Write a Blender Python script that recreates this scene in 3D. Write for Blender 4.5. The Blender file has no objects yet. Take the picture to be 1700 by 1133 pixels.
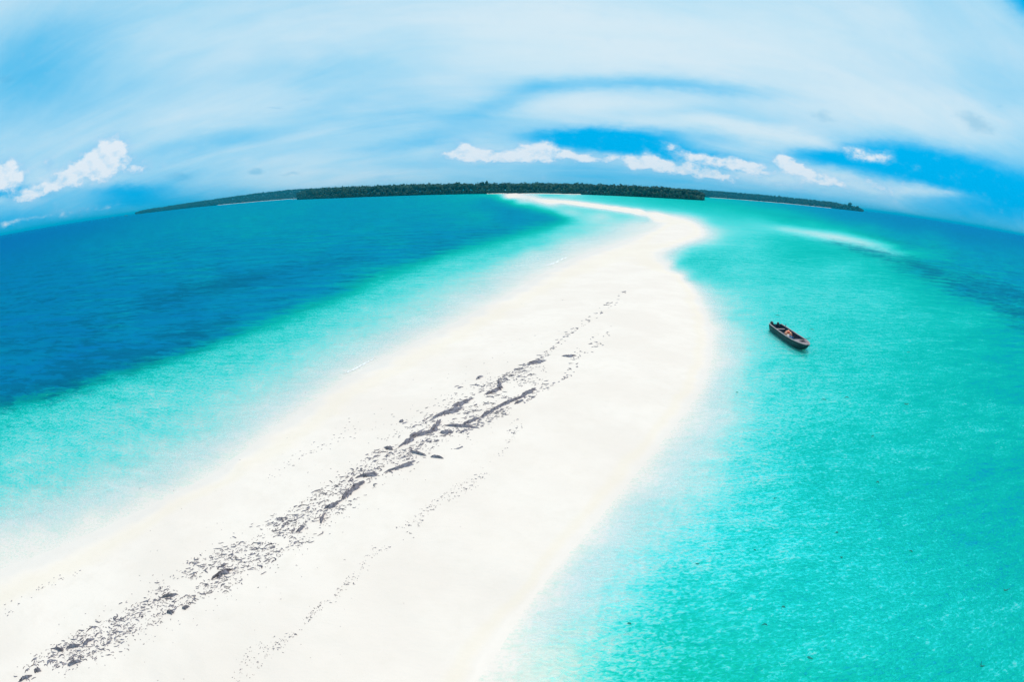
import bpy, bmesh, math, random
import numpy as np
from mathutils import Vector, Matrix, noise as mnoise

SC = bpy.context.scene
COL = SC.collection
R = math.radians
random.seed(7)
rng = np.random.default_rng(7)

# ------------------------------------------------------------------ camera, light, exposure
CAM_H = 10.0                    # camera height over the water, metres
PITCH = R(14.68)                # looking down
F_PX = 985.0                    # focal length of the fisheye in pixels of a 1700 wide picture
cam_d = bpy.data.cameras.new('camera')
cam = bpy.data.objects.new('camera', cam_d)
COL.objects.link(cam)
cam.location = (0, 0, CAM_H)
cam.rotation_euler = (math.pi / 2 - PITCH, 0, 0)
cam_d.type = 'PANO'
cam_d.panorama_type = 'FISHEYE_EQUISOLID'     # wide action-camera lens: the horizon bows
cam_d.sensor_width = 36.0
cam_d.sensor_fit = 'HORIZONTAL'
cam_d.fisheye_lens = F_PX / 1700 * 36.0
cam_d.fisheye_fov = math.pi * 1.5
cam_d.clip_start = 0.05
cam_d.clip_end = 120000
SC.camera = cam

SUN_EL, SUN_AZ = R(64), R(38)      # azimuth clockwise from the view direction (+Y)
sun_d = bpy.data.lights.new('sun', 'SUN')
sun_d.energy = 2.45
sun_d.angle = R(0.6)
sun_d.color = (1.0, 0.82, 0.72)
sun = bpy.data.objects.new('sun', sun_d)
COL.objects.link(sun)
sdir = Vector((math.cos(SUN_EL) * math.sin(SUN_AZ), math.cos(SUN_EL) * math.cos(SUN_AZ), math.sin(SUN_EL)))
sun.rotation_euler = sdir.to_track_quat('Z', 'Y').to_euler()
sun.location = (40, 60, 80)

vs = SC.view_settings
vs.view_transform = 'Standard'
vs.look = 'None'
vs.gamma = 1
vs.use_curve_mapping = False
vs.exposure = 0.0
cy = SC.cycles
cy.max_bounces = 6
cy.diffuse_bounces = 2
cy.glossy_bounces = 2
cy.transparent_max_bounces = 12
cy.volume_bounces = 0
cy.caustics_reflective = False
cy.caustics_refractive = False
cy.sample_clamp_indirect = 4
cy.sample_clamp_direct = 6
cy.use_denoising = True


# ------------------------------------------------------------------ image pixel helpers: photo point -> place
def ray(px, py):
    dx = np.asarray(px, float) - 850.0
    dy = 566.5 - np.asarray(py, float)
    r = np.hypot(dx, dy) + 1e-9
    a = 2 * np.arcsin(np.clip(r / 2 / F_PX, 0, 1))
    x = dx / r * np.sin(a)
    u = dy / r * np.sin(a)
    f = np.cos(a)
    return x, f * math.cos(PITCH) + u * math.sin(PITCH), -f * math.sin(PITCH) + u * math.cos(PITCH)


def on_plane(px, py, z=0.0):
    x, y, w = ray(px, py)
    w = np.minimum(w, -0.0009)
    t = (z - CAM_H) / w
    return x * t, y * t


def azel(px, py):
    x, y, w = ray(px, py)
    return np.arctan2(x, y), np.arcsin(w)


# ------------------------------------------------------------------ node helper
class NT:
    def __init__(s, tree):
        s.t = tree
        s.n = tree.nodes
        s.l = tree.links

    def new(s, kind, **kw):
        n = s.n.new(kind)
        for k, v in kw.items():
            setattr(n, k, v)
        return n

    def put(s, sock, v):
        if isinstance(v, bpy.types.NodeSocket):
            s.l.new(v, sock)
        elif v is not None:
            sock.default_value = v

    def m(s, op, a, b=None, c=None, clamp=False):
        n = s.new('ShaderNodeMath', operation=op, use_clamp=clamp)
        s.put(n.inputs[0], a)
        s.put(n.inputs[1], b)
        s.put(n.inputs[2], c)
        return n.outputs[0]

    def vm(s, op, a, b=None, scale=None):
        n = s.new('ShaderNodeVectorMath', operation=op)
        s.put(n.inputs[0], a)
        s.put(n.inputs[1], b)
        if scale is not None:
            s.put(n.inputs['Scale'], scale)
        return n.outputs[0] if op not in ('LENGTH', 'DOT_PRODUCT') else n.outputs['Value']

    def mix(s, f, a, b, mode='MIX'):
        n = s.new('ShaderNodeMix', data_type='RGBA', blend_type=mode)
        s.put(n.inputs[0], f)
        s.put(n.inputs[6], a if isinstance(a, bpy.types.NodeSocket) else (*a, 1))
        s.put(n.inputs[7], b if isinstance(b, bpy.types.NodeSocket) else (*b, 1))
        return n.outputs[2]

    def ss(s, x, lo, hi, a=0.0, b=1.0):
        n = s.new('ShaderNodeMapRange', interpolation_type='SMOOTHSTEP')
        s.put(n.inputs[0], x)
        for i, v in enumerate((lo, hi, a, b)):
            s.put(n.inputs[i + 1], v)
        return n.outputs[0]

    def noise(s, vec, scale, detail=3, rough=0.5, dist=0.0, color=False):
        n = s.new('ShaderNodeTexNoise')
        s.put(n.inputs['Vector'], vec)
        s.put(n.inputs['Scale'], scale)
        s.put(n.inputs['Detail'], detail)
        s.put(n.inputs['Roughness'], rough)
        s.put(n.inputs['Distortion'], dist)
        return n.outputs['Color' if color else 'Fac']

    def mapping(s, vec, scale=(1, 1, 1), rot=(0, 0, 0), loc=(0, 0, 0)):
        n = s.new('ShaderNodeMapping')
        s.put(n.inputs['Vector'], vec)
        n.inputs['Scale'].default_value = scale
        n.inputs['Rotation'].default_value = rot
        n.inputs['Location'].default_value = loc
        return n.outputs[0]

    def ramp(s, f, stops, interp='LINEAR'):
        n = s.new('ShaderNodeValToRGB')
        e = n.color_ramp.elements
        n.color_ramp.interpolation = interp
        while len(e) < len(stops):
            e.new(0.5)
        for el, (p, c) in zip(e, stops):
            el.position = p
            el.color = (*c, 1) if len(c) == 3 else c
        s.put(n.inputs[0], f)
        return n.outputs[0]

    def bump(s, h, dist=1.0, strength=1.0, normal=None):
        n = s.new('ShaderNodeBump')
        s.put(n.inputs['Height'], h)
        n.inputs['Distance'].default_value = dist
        n.inputs['Strength'].default_value = strength
        if normal:
            s.put(n.inputs['Normal'], normal)
        return n.outputs[0]


def lin(r, g, b):
    return tuple(((v / 255) / 12.92 if v <= 10 else ((v / 255 + .055) / 1.055) ** 2.4) for v in (r, g, b))


def material(name):
    m = bpy.data.materials.new(name)
    m.use_nodes = True
    t = NT(m.node_tree)
    t.n.clear()
    out = t.new('ShaderNodeOutputMaterial')
    return m, t, out


def principled(t, color, rough=0.6, spec=0.5, normal=None, metal=0.0):
    p = t.new('ShaderNodeBsdfPrincipled')
    t.put(p.inputs['Base Color'], color if isinstance(color, bpy.types.NodeSocket) else (*color, 1))
    t.put(p.inputs['Roughness'], rough)
    t.put(p.inputs['Specular IOR Level'], spec)
    t.put(p.inputs['Metallic'], metal)
    if normal:
        t.put(p.inputs['Normal'], normal)
    return p.outputs[0]


# ------------------------------------------------------------------ sky
HAZE_DENSITY = 0.00008
world = bpy.data.worlds.new('World')
SC.world = world
world.use_nodes = True
w = NT(world.node_tree)
w.n.clear()
wout = w.new('ShaderNodeOutputWorld')
sky = w.new('ShaderNodeTexSky')
sky.sky_type = 'NISHITA'
sky.sun_disc = False
sky.sun_elevation = SUN_EL
sky.sun_rotation = SUN_AZ
sky.air_density = 1.0
sky.dust_density = 0.6
sky.ozone_density = 2.0
tc = w.new('ShaderNodeTexCoord')
D = tc.outputs['Generated']
sep = w.new('ShaderNodeSeparateXYZ')
w.put(sep.inputs[0], D)
dx_, dy_, dz_ = sep.outputs
az = w.m('ARCTAN2', dx_, dy_)
el = w.m('ARCSINE', dz_)
# ragged edges: the bearing and height used for the clouds are disturbed by fine noise
wn = w.noise(w.vm('MULTIPLY', D, (1, 1, 2.2)), 30, 5, 0.62, color=True)
wns = w.new('ShaderNodeSeparateXYZ')
w.put(wns.inputs[0], wn)
azp = w.m('MULTIPLY_ADD', w.m('SUBTRACT', wns.outputs[0], 0.5), 0.026, az)
elp = w.m('MULTIPLY_ADD', w.m('SUBTRACT', wns.outputs[1], 0.5), 0.020, el)
cpv = w.new('ShaderNodeCombineXYZ')
w.put(cpv.inputs[0], azp)
w.put(cpv.inputs[1], elp)
PV = cpv.outputs[0]
wn2 = w.noise(w.vm('MULTIPLY', D, (1, 1, 3.0)), 5.5, 4, 0.55, color=True)
wns2 = w.new('ShaderNodeSeparateXYZ')
w.put(wns2.inputs[0], wn2)
azq = w.m('MULTIPLY_ADD', w.m('SUBTRACT', wns2.outputs[0], 0.5), 0.22, az)
elq = w.m('MULTIPLY_ADD', w.m('SUBTRACT', wns2.outputs[1], 0.5), 0.05, el)


cqv = w.new('ShaderNodeCombineXYZ')
w.put(cqv.inputs[0], azq)
w.put(cqv.inputs[1], elq)
QV = cqv.outputs[0]


def blob(prev, px, py, rx, ry, rot=0.0, amp=1.0, soft=False):
    """Adds a bell-shaped patch of sky centred where photo point px,py looks; radii in photo pixels."""
    a0, e0 = (float(q) for q in azel(px, py))
    a1, e1 = (float(q) for q in azel(px + 5, py))
    tilt = math.atan2(e1 - e0, (a1 - a0) * math.cos(e0))
    n = w.new('ShaderNodeMapping', vector_type='TEXTURE')
    src = QV if soft else PV
    if isinstance(prev, bpy.types.NodeSocket):      # adds nothing; makes the patches evaluate one after another
        ma = w.new('ShaderNodeVectorMath', operation='MULTIPLY_ADD')
        w.put(ma.inputs[0], prev)
        ma.inputs[1].default_value = (0, 0, 0)
        w.put(ma.inputs[2], src)
        src = ma.outputs[0]
    w.put(n.inputs['Vector'], src)
    n.inputs['Location'].default_value = (a0, e0, 0)
    n.inputs['Rotation'].default_value = (0, 0, tilt + R(rot))
    n.inputs['Scale'].default_value = (rx / F_PX, ry / F_PX, 1)
    r2 = w.vm('DOT_PRODUCT', n.outputs[0], n.outputs[0])
    g = w.m('POWER', 0.36788, r2)
    return w.m('ADD', prev, w.m('MULTIPLY', g, amp))


def total(items, grow=1.0, **kw):
    s = 0.0
    for it in items:
        it = (it[0], it[1], it[2] * grow, it[3] * grow, *it[4:])
        s = blob(s, *it, **kw)
    return s


# high veil of cloud: streaky noise on a plane overhead
zz = w.m('ADD', w.m('MAXIMUM', dz_, 0.0), 0.30)
cx_ = w.new('ShaderNodeCombineXYZ')
w.put(cx_.inputs[0], w.m('DIVIDE', dx_, zz))
w.put(cx_.inputs[1], w.m('DIVIDE', dy_, zz))
P = cx_.outputs[0]
n1 = w.noise(w.mapping(P, (0.6, 1.0, 1), (0, 0, R(12))), 1.0, 4, 0.55, 0.6)
n2 = w.noise(w.mapping(P, (0.45, 1.5, 1), (0, 0, R(8))), 2.6, 8, 0.64, 0.5)
streak = w.m('ADD', w.m('MULTIPLY', n1, 0.7), w.m('MULTIPLY', n2, 0.3))
veil = w.m('MULTIPLY_ADD', w.m('SUBTRACT', streak, 0.5), 0.95, 0.72)
veil = w.m('ADD', veil, w.m('MULTIPLY', w.m('SINE', el), 0.22))
veil = w.m('SUBTRACT', veil, w.ss(el, 0.10, 0.0, 0.0, 0.18))
gaps = total([
    (1010, 232, 105, 17, 0, 1.0), (1120, 256, 110, 14, -10, 1.0), (950, 228, 60, 10, 0, .5),
    (1500, 268, 115, 24, -6, 1.1), (1620, 300, 110, 24, -8, 1.1), (1380, 262, 70, 10, -4, .6),
    (1700, 340, 130, 26, 0, .6), (1000, 138, 150, 14, 2, .28), (840, 168, 100, 20, 20, .26), (1190, 146, 110, 12, -6, .26),
    (1720, 0, 60, 30, -30, 1.1), (40, 110, 150, 80, 20, .33), (40, 375, 200, 22, 0, .3), (230, 335, 90, 12, 0, .35),
    (700, 235, 130, 14, 10, .15), (210, 318, 60, 10, 0, .45), (10, 318, 60, 9, 0, .8),
    (330, 235, 120, 14, 10, .12),
], soft=False)
adds = total([
    (900, 60, 260, 70, 0, .32), (1250, 70, 300, 70, 0, .3), (1500, 180, 200, 40, -10, .35), (1130, 205, 170, 14, -4, .35),
    (1330, 235, 130, 14, -10, .35), (1000, 170, 170, 16, 0, .25), (450, 60, 260, 50, 10, .15), (500, 270, 160, 20, 0, .2),
    (1420, 300, 160, 18, -6, .3), (1560, 320, 120, 10, -8, .4), (860, 256, 160, 12, 0, .25), (1180, 278, 190, 14, -6, .35),
    (90, 300, 110, 18, 10, .35), (560, 300, 200, 18, 0, .3), (300, 200, 200, 40, 10, .2),
], soft=True)
veil = w.m('ADD', w.m('SUBTRACT', veil, gaps), w.m('MULTIPLY', adds, 0.9))
veil = w.m('MULTIPLY', w.ss(veil, -0.15, 1.15), 0.97)

# cumulus heaps standing over the horizon
heap_src = total([
    (14, 285, 24, 18, 0, 1.2), (12, 302, 26, 12, 0, .9), (172, 262, 30, 20, 35, 1.5), (190, 248, 18, 14, 0, .9), (160, 280, 22, 16, 0, .8),
    (228, 278, 22, 11, 0, .85), (82, 275, 13, 9, 10, .75), (122, 283, 22, 10, 30, .75), (95, 296, 26, 9, 25, .6),
    (62, 320, 30, 8, 12, .8), (36, 328, 16, 6, 10, .5), (125, 310, 9, 6, 0, .6), (12, 372, 14, 4, 8, .7), (55, 362, 30, 4, 12, .55), (110, 353, 40, 5, 9, .5), (170, 346, 30, 4, 9, .4),
    (770, 243, 12, 14, 0, .9), (748, 253, 16, 8, 0, .7), (790, 256, 26, 9, 0, .8), (845, 257, 40, 8, 0, .8), (900, 243, 20, 11, 10, .9), (882, 257, 34, 8, 0, .7),
    (945, 255, 24, 7, -5, .6), (1048, 270, 11, 11, 0, .8), (1000, 262, 26, 6, 0, .5), (640, 296, 10, 5, 0, .6),
    (1114, 243, 11, 8, 0, .85), (1085, 268, 14, 11, -20, .85), (1100, 274, 26, 7, -12, .85), (1148, 262, 20, 9, -5, .85), (1200, 268, 36, 9, -8, .85), (1235, 276, 26, 8, -10, .8),
    (1150, 284, 50, 7, -8, .7), (1186, 292, 16, 5, -5, .8), (1298, 262, 10, 12, 0, .55), (1310, 274, 22, 9, -14, 1.1), (1335, 284, 24, 7, -12, .8), (1425, 252, 30, 8, -12, .6), (1440, 262, 32, 9, -6, .55), (1472, 258, 12, 8, 0, .55),
    (1370, 302, 20, 6, -8, .6), (1465, 312, 24, 8, -18, .85), (1325, 310, 40, 6, -6, .5), (1455, 327, 26, 5, -8, .5), (920, 297, 40, 5, 0, .35),
    (1075, 262, 10, 9, 0, .5), (1260, 285, 22, 6, -10, .5), (870, 248, 22, 10, 0, .5), (1395, 300, 40, 8, -8, .4), (1545, 318, 60, 8, -8, .35), (1640, 345, 50, 6, -8, .3), (1210, 300, 60, 6, -6, .35), (1500, 300, 30, 6, -8, .3),
    (820, 263, 90, 7, 0, .5), (960, 262, 70, 8, -2, .45), (1130, 280, 90, 8, -6, .4), (1330, 292, 60, 10, -10, .4), (110, 296, 60, 12, 20, .4),
], grow=1.32)
pv_ = w.vm('MULTIPLY', D, (1, 1, 1.5))
puff = w.noise(pv_, 42, 6, 0.62)
puff_up = w.noise(w.vm('ADD', pv_, (.006, .004, .016)), 42, 4, 0.62)
lit = w.m('MULTIPLY', w.m('SUBTRACT', puff, puff_up), 2.2)
hd = w.m('ADD', heap_src, w.m('MULTIPLY', w.m('SUBTRACT', puff, 0.5), 1.5))
heap = w.ss(hd, 0.0, 1.1)
heap_core = w.m('ADD', w.ss(hd, 0.40, 1.35), lit, clamp=True)
# small grey-blue scraps of low cloud
scrap_src = total([(1622, 204, 40, 16, -22, 1.0), (1365, 192, 30, 12, -10, .7), (300, 293, 30, 7, 0, .9), (424, 284, 18, 7, 0, .9), (480, 289, 26, 4, 0, .7), (10, 130, 28, 5, 5, .8), (455, 178, 20, 3, 0, .6), (505, 167, 20, 4, 20, .5), (1660, 176, 12, 3, 0, .5)])
scrap = w.m('MULTIPLY', w.ss(w.m('ADD', scrap_src, w.m('MULTIPLY', w.m('SUBTRACT', puff, 0.5), 0.6)), 0.25, 0.95), 0.5)

# clear sky: Nishita, tinted by the thick tropical air of the photograph
ssep = w.new('ShaderNodeSeparateColor')
w.put(ssep.inputs[0], sky.outputs[0])
clear_c = w.mix(1.0, w.m('MULTIPLY_ADD', ssep.outputs[2], .30, 6.9), (0.0, .50, .98), 'MULTIPLY')
bg_clear = w.new('ShaderNodeBackground')
w.put(bg_clear.inputs[0], clear_c)
bg_clear.inputs[1].default_value = 0.10
veil_c = w.ramp(w.m('ADD', veil, w.m('MULTIPLY', w.m('SUBTRACT', n2, 0.5), 0.3)), [(0.0, (.08, .56, .90)), (0.45, (.25, .68, .92)), (0.75, (.50, .79, .93)), (1.0, (.70, .85, .93))])
heap_c = w.mix(heap_core, (.40, .69, .91), (.78, .87, .95))
cc = w.mix(heap, veil_c, heap_c)
cc = w.mix(scrap, cc, (.20, .52, .74))
bg_cloud = w.new('ShaderNodeBackground')
w.put(bg_cloud.inputs[0], cc)
bg_cloud.inputs[1].default_value = 1.0
cover = w.m('MAXIMUM', w.m('MAXIMUM', veil, heap), scrap)
mixw = w.new('ShaderNodeMixShader')
w.put(mixw.inputs[0], cover)
w.put(mixw.inputs[1], bg_clear.outputs[0])
w.put(mixw.inputs[2], bg_cloud.outputs[0])
w.put(wout.inputs[0], mixw.outputs[0])
world.cycles.sampling_method = 'MANUAL'
world.cycles.sample_map_resolution = 512


# ------------------------------------------------------------------ depths judged by eye at image pixels: photo point + depth code, turned into places
# depth code: < 0 dry sand, 0 waterline, 0.5 bright turquoise shallows, 1.2 blue water over the ledge, 2 open sea
PIXEL_DEPTHS = [
 # left waterline, near to far
 (0,905,0),(60,885,0),(150,855,0),(240,820,0),(330,785,0),(370,762,0),(430,718,0),(500,673,0),(570,629,0),(620,603,0),(700,562,0),(770,527,0),(840,490,0),(900,455,0),(950,430,0),(1000,412,0),(1050,395,0),(1082,382,0),(1092,370,0),(1080,361,0),(1050,353,0),(1000,345.5,0),(950,339.5,0),(900,333,0.05),(870,331,.08),(845,329,.08),(830,326,.05),
 # right waterline
 (870,324.5,.02),(885,327,.03),(915,330.5,.1),(950,335,.03),(1000,341.5,0),(1050,348,0),(1100,356.5,0),(1140,366,0),(1166,380,0),(1170,390,0.03),(1150,400,.02),(1122,410,.03),(1100,420,0),(1108,437,0),(1132,458,0),(1155,485,0),(1170,515,0),(1182,550,0),(1180,600,0),(1162,650,0),(1134,690,0),(1090,745,0),(1050,795,0),(1000,855,0),(930,935,0),(870,1013,0),(820,1090,0),(790,1133,0),
 # sand body
 (300,1133,-.5),(0,905,.045),(60,885,.045),(150,855,.045),(240,820,.045),(330,785,.04),(375,755,.04),(0,1010,-.10),(0,1133,-.4),(150,965,-.2),(150,1100,-.45),(300,880,-.25),(300,1000,-.5),(450,800,-.22),(450,950,-.55),(500,1100,-.55),(600,700,-.25),(600,850,-.6),(650,1000,-.5),(700,1133,-.2),(750,620,-.28),(750,750,-.6),(800,900,-.5),(850,560,-.28),(850,700,-.6),(900,800,-.5),(950,500,-.25),(950,600,-.55),(1000,700,-.5),(1050,450,-.18),(1050,550,-.5),(1080,620,-.45),(1080,500,-.35),(1100,395,-.2),(1125,380,-.2),(1070,410,-.1),(1040,430,-.12),(1105,366,-.1),(960,850,-.2),(860,960,-.25),(1060,700,-.3),(1060,351,-.08),(1000,343.5,-.06),(950,337,-.05),(855,326,-.1),(865,328,-.02),(480,730,-.10),(400,775,-.10),
 # right side, rows going away
 (850,1100,.08),(860,1133,.12),(950,1133,.30),(1050,1133,.48),(1200,1133,.60),(1400,1133,.66),(1700,1133,.75),
 (925,1000,.07),(960,1000,.14),(1050,1000,.34),(1150,1000,.48),(1300,1000,.60),(1500,1000,.68),(1700,1000,.8),
 (995,900,.07),(1030,900,.14),(1120,900,.32),(1250,900,.48),(1400,900,.60),(1550,900,.70),(1700,900,.8),
 (1080,800,.06),(1115,800,.13),(1170,800,.26),(1260,800,.43),(1400,800,.58),(1550,800,.70),(1700,800,.82),
 (1165,700,.08),(1205,700,.17),(1250,700,.36),(1350,700,.53),(1500,700,.65),(1700,700,.8),
 (1208,600,.09),(1222,600,.16),(1262,600,.36),(1350,600,.46),(1500,600,.60),(1620,600,.7),(1700,600,.85),
 (1200,540,.10),(1214,530,.28),(1290,530,.42),(1400,530,.5),(1500,530,.55),(1600,530,.68),(1655,520,.85),(1700,530,.95),
 (1172,490,.12),(1190,480,.33),(1280,480,.42),(1400,480,.47),(1480,480,.55),(1540,480,.75),(1600,480,1.0),(1700,480,1.15),
 (1116,437,.10),(1126,437,.36),(1150,460,.33),(1250,440,.43),(1400,440,.5),(1475,445,.70),(1520,440,.9),(1600,440,1.05),(1700,440,1.2),
 (1150,412,.30),(1250,410,.44),(1500,412,.85),(1560,410,1.0),(1700,412,1.4),
 (1185,395,.2),(1205,395,.36),
 (1160,366,.2),(1185,370,.40),(1250,365,.5),(1350,372,.68),(1450,378,1.0),(1550,385,1.3),(1650,400,1.5),(1700,402,1.8),(1700,393,2.2),
 (1110,350,.35),(1150,350,.5),(1200,350,.6),(1300,352,.85),(1400,360,1.3),(1250,340,.9),(1180,334,.8),(1350,348,1.2),
 (900,326,.28),(950,329,.34),(1000,333,.42),(1050,338,.45),(1100,342,.5),(1150,340,.65),(1050,330,.5),(950,325,.3),(1120,334,.65),
 (1435,352,1.7),(1500,361,2.0),(1600,376,2.2),(1550,371,1.9),
 # bay inside the bend
 (1075,372,.06),(1050,370,.14),(1000,375,.25),(1000,357,.22),(950,352,.28),(900,341,.28),(860,336,.35),(960,380,.34),
 # shelving up to the beach
 (950,390,.3),(800,470,.20),(700,515,.22),(600,565,.22),(500,612,.22),(400,665,.24),(300,722,.26),(200,770,.27),(100,815,.26),(0,850,.24),
 (1000,392,.14),(950,405,.14),(900,430,.13),(830,465,.13),(760,500,.13),(680,542,.13),(600,585,.12),(520,628,.13),(440,675,.14),(370,722,.15),(300,757,.15),(200,800,.16),(100,848,.14),(0,876,.12),
 # open water left
 (0,396,2.3),(0,412,2.1),(0,440,1.7),(0,500,1.5),(0,580,1.4),(90,385,2.0),(90,400,1.7),(150,371,1.9),(150,400,1.4),(225,357,1.6),(225,365,1.4),(200,450,1.35),(200,530,1.35),(350,345,1.2),(350,400,1.2),(350,470,1.25),(500,338,1.1),(500,400,1.15),(650,332,1.1),(650,400,1.1),(780,330,1.0),(800,360,1.0),(560,345,1.15),
 # guesses beyond the frame
 (-600,700,1.6),(-600,1100,.8),(-300,1300,.4),(2300,700,1.4),(2300,1100,1.0),(2000,1400,.9),(1400,1500,.7),(900,1500,.3),(300,1500,-.3),(0,1400,-.1),
]


def densify(line, step=16.0):
    out = []
    for a, b in zip(line, line[1:]):
        n = max(1, int(math.hypot(b[0] - a[0], b[1] - a[1]) / step))
        out += [tuple(a[k] + (b[k] - a[k]) * i / n for k in range(3)) for i in range(n)]
    return out + [line[-1]]


LINES = [
 [(0,950,0),(60,925,0),(150,888,0),(240,845,0),(330,800,0),(372,775,0),(432,728,0),(502,680,0),(570,629,0),(620,603,0),(700,562,0),(770,527,0),(840,490,0),(900,455,0),(950,430,0),(1000,412,0),(1050,395,0),(1082,382,0),(1092,371,0),(1080,362,0),(1050,354,0),(1000,346.5,0),(950,339.5,0),(900,334,0.06),(870,331,.10),(845,329,.10),(830,326,.06)],
 [(870,324.5,.02),(885,327,.03),(915,330.5,.1),(950,334,.03),(1000,340.5,0),(1050,347,0),(1100,355.5,0),(1140,365,0),(1166,380,0),(1170,390,0.02),(1150,400,.02),(1122,410,.02),(1100,420,0),(1108,437,0),(1132,458,0),(1155,485,0),(1170,515,0),(1182,550,0),(1180,600,0),(1162,650,0),(1134,690,0),(1090,745,0),(1050,795,0),(1000,855,0),(930,935,0),(870,1013,0),(820,1090,0),(790,1133,0)],
 [(1088,361,-.25),(1060,350.5,-.22),(1000,343.5,-.18),(950,336.8,-.14),(900,331.8,-.04)],
 [(1270,376,.40),(1300,379,.30),(1340,386,.24),(1390,394,.20),(1440,406,.25),(1490,419,.42)],
 [(1300,371,.6),(1340,375,.62),(1400,382,.68),(1450,391,.8),(1500,404,.9)],
 [(1290,388,.47),(1340,396,.48),(1390,405,.5),(1440,418,.55),(1480,430,.65)],
 [(822,330,.9),(845,340,.95),(880,348,.95),(910,356,1.0),(930,363,.9),(900,371,1.0),(850,384,1.0),(780,402,1.05),(700,423,1.1),(620,448,1.1),(540,484,1.15),(470,511,1.15),(380,541,1.2),(300,573,1.25),(200,600,1.3),(100,633,1.35),(0,654,1.35)],
 [(832,327,.40),(850,332,.44),(880,340,.46),(915,348,.42),(955,363,.40),(935,377,.43),(880,395,.48),(800,416,.5),(740,433,.5),(690,452,.51),(640,470,.52),(590,492,.53),(540,513,.53),(480,538,.55),(400,562,.56),(340,583,.56),(250,613,.57),(150,645,.57),(60,672,.57),(0,688,.57)],
 [(900,402,.38),(810,430,.40),(700,466,.40),(600,506,.41),(490,558,.41),(350,605,.42),(255,638,.42),(150,672,.42),(60,700,.43),(0,718,.43)],
 [(880,412,.30),(820,438,.31),(710,482,.32),(620,522,.32),(500,580,.33),(370,640,.33),(265,690,.34),(160,730,.34),(70,770,.34),(0,800,.34)],
]
PIXEL_DEPTHS = [q for q in PIXEL_DEPTHS if q[2] != 0 and q[2] not in (.02, .03) or q[0] < 0]
for ln in LINES:
    PIXEL_DEPTHS += densify(ln)
seen = []                           # drop image points that nearly coincide; lines win over single points
for q in PIXEL_DEPTHS[::-1]:
    if all((q[0] - s[0]) ** 2 + ((q[1] - s[1]) * 1.6) ** 2 > 16 for s in seen):
        seen.append(q)
S = np.array(seen, float)
low = (S[:, 2] > .0) & (S[:, 2] < .45)
S[low, 2] *= .62 + .38 * S[low, 2] / .45        # the shoals shelve gently at first
sx, sy = on_plane(S[:, 0], S[:, 1])


def view_coords(x, y):
    """Bearing and dip as seen from the camera, close to image coordinates: even detail near and far."""
    d = np.hypot(x, y)
    b = np.arctan2(x, y)
    dip = np.arctan2(CAM_H, d)
    return b * np.cos(dip), dip


MQ = (5.0 / F_PX) ** 2


def metric(x, y):
    # far off, banks and channels look drawn out sideways: scale the view angles so
    u, q = view_coords(x, y)
    return u * np.interp(q, [.05, .45], [.42, 1.0]), q


def tps_fit(x, y, v, lam=2e-5):
    u, q = metric(x, y)
    n = len(u)
    r2 = (u[:, None] - u) ** 2 + (q[:, None] - q) ** 2
    K = -np.sqrt(r2 + MQ)
    K[np.arange(n), np.arange(n)] += lam
    Pm = np.stack([np.ones(n), u, q], 1)
    A = np.zeros((n + 3, n + 3))
    A[:n, :n] = K
    A[:n, n:] = Pm
    A[n:, :n] = Pm.T
    sol = np.linalg.solve(A, np.concatenate([v, np.zeros(3)]))
    return u, q, sol


def tps_eval(fit, x, y):
    cu, cq, sol = fit
    n = len(cu)
    u, q = metric(np.asarray(x, float), np.asarray(y, float))
    out = np.empty_like(u)
    for i in range(0, len(u), 20000):
        a, b = u[i:i + 20000, None], q[i:i + 20000, None]
        r2 = (a - cu) ** 2 + (b - cq) ** 2
        out[i:i + 20000] = (-np.sqrt(r2 + MQ)) @ sol[:n] + sol[n] + a[:, 0] * sol[n + 1] + b[:, 0] * sol[n + 2]
    return out


FIT = tps_fit(sx, sy, S[:, 2])

# seagrass meadows: photo point, radii, heading (deg), strength -> same even camera-view coordinates
GRASS = [(60,640,150,26,22,.9),(200,585,170,26,20,.9),(300,560,90,14,12,1.0),(100,560,160,26,20,.6),(330,480,110,18,14,.85),(420,455,120,14,12,.6),(40,500,120,24,10,.5),
         (560,440,130,16,14,.45),(240,500,140,14,12,.5),(820,380,120,14,10,.35),(650,405,160,12,10,.3),(430,400,200,8,8,.35),(150,440,200,10,8,.35),(120,404,200,5,8,.4),(700,360,160,5,3,.25),(350,372,160,4,7,.3),
         (1640,480,90,22,-14,.95),(1560,455,90,12,-16,.75),(1700,510,60,24,-10,.9),(1430,415,60,6,-14,.6),(1500,430,80,8,-16,.7),(1370,400,50,4,-10,.4),(1600,420,140,8,-14,.45),(1480,398,70,4,-12,.5),(1640,400,120,6,-14,.5),(1480,378,120,4,-10,.4),(1330,362,110,3,-8,.3),(1600,445,60,5,-14,.3)]


def grass_eval(x, y):
    u, q = view_coords(x, y)
    g = np.zeros_like(u)
    for px, py, rx, ry, rot, amp in GRASS:
        gx, gy = on_plane(px, py)
        u0, q0 = view_coords(np.array([gx]), np.array([gy]))
        ex, ey = on_plane(px + 20 * math.cos(R(rot)), py - 20 * math.sin(R(rot)))
        u1, q1 = view_coords(np.array([ex]), np.array([ey]))
        th = math.atan2(q1[0] - q0[0], u1[0] - u0[0])
        a = (u - u0[0]) * math.cos(th) + (q - q0[0]) * math.sin(th)
        b = -(u - u0[0]) * math.sin(th) + (q - q0[0]) * math.cos(th)
        g += amp * np.exp(-(a * F_PX / rx) ** 2 - (b * F_PX / ry) ** 2)
    return np.clip(g, 0, 1)


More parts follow.
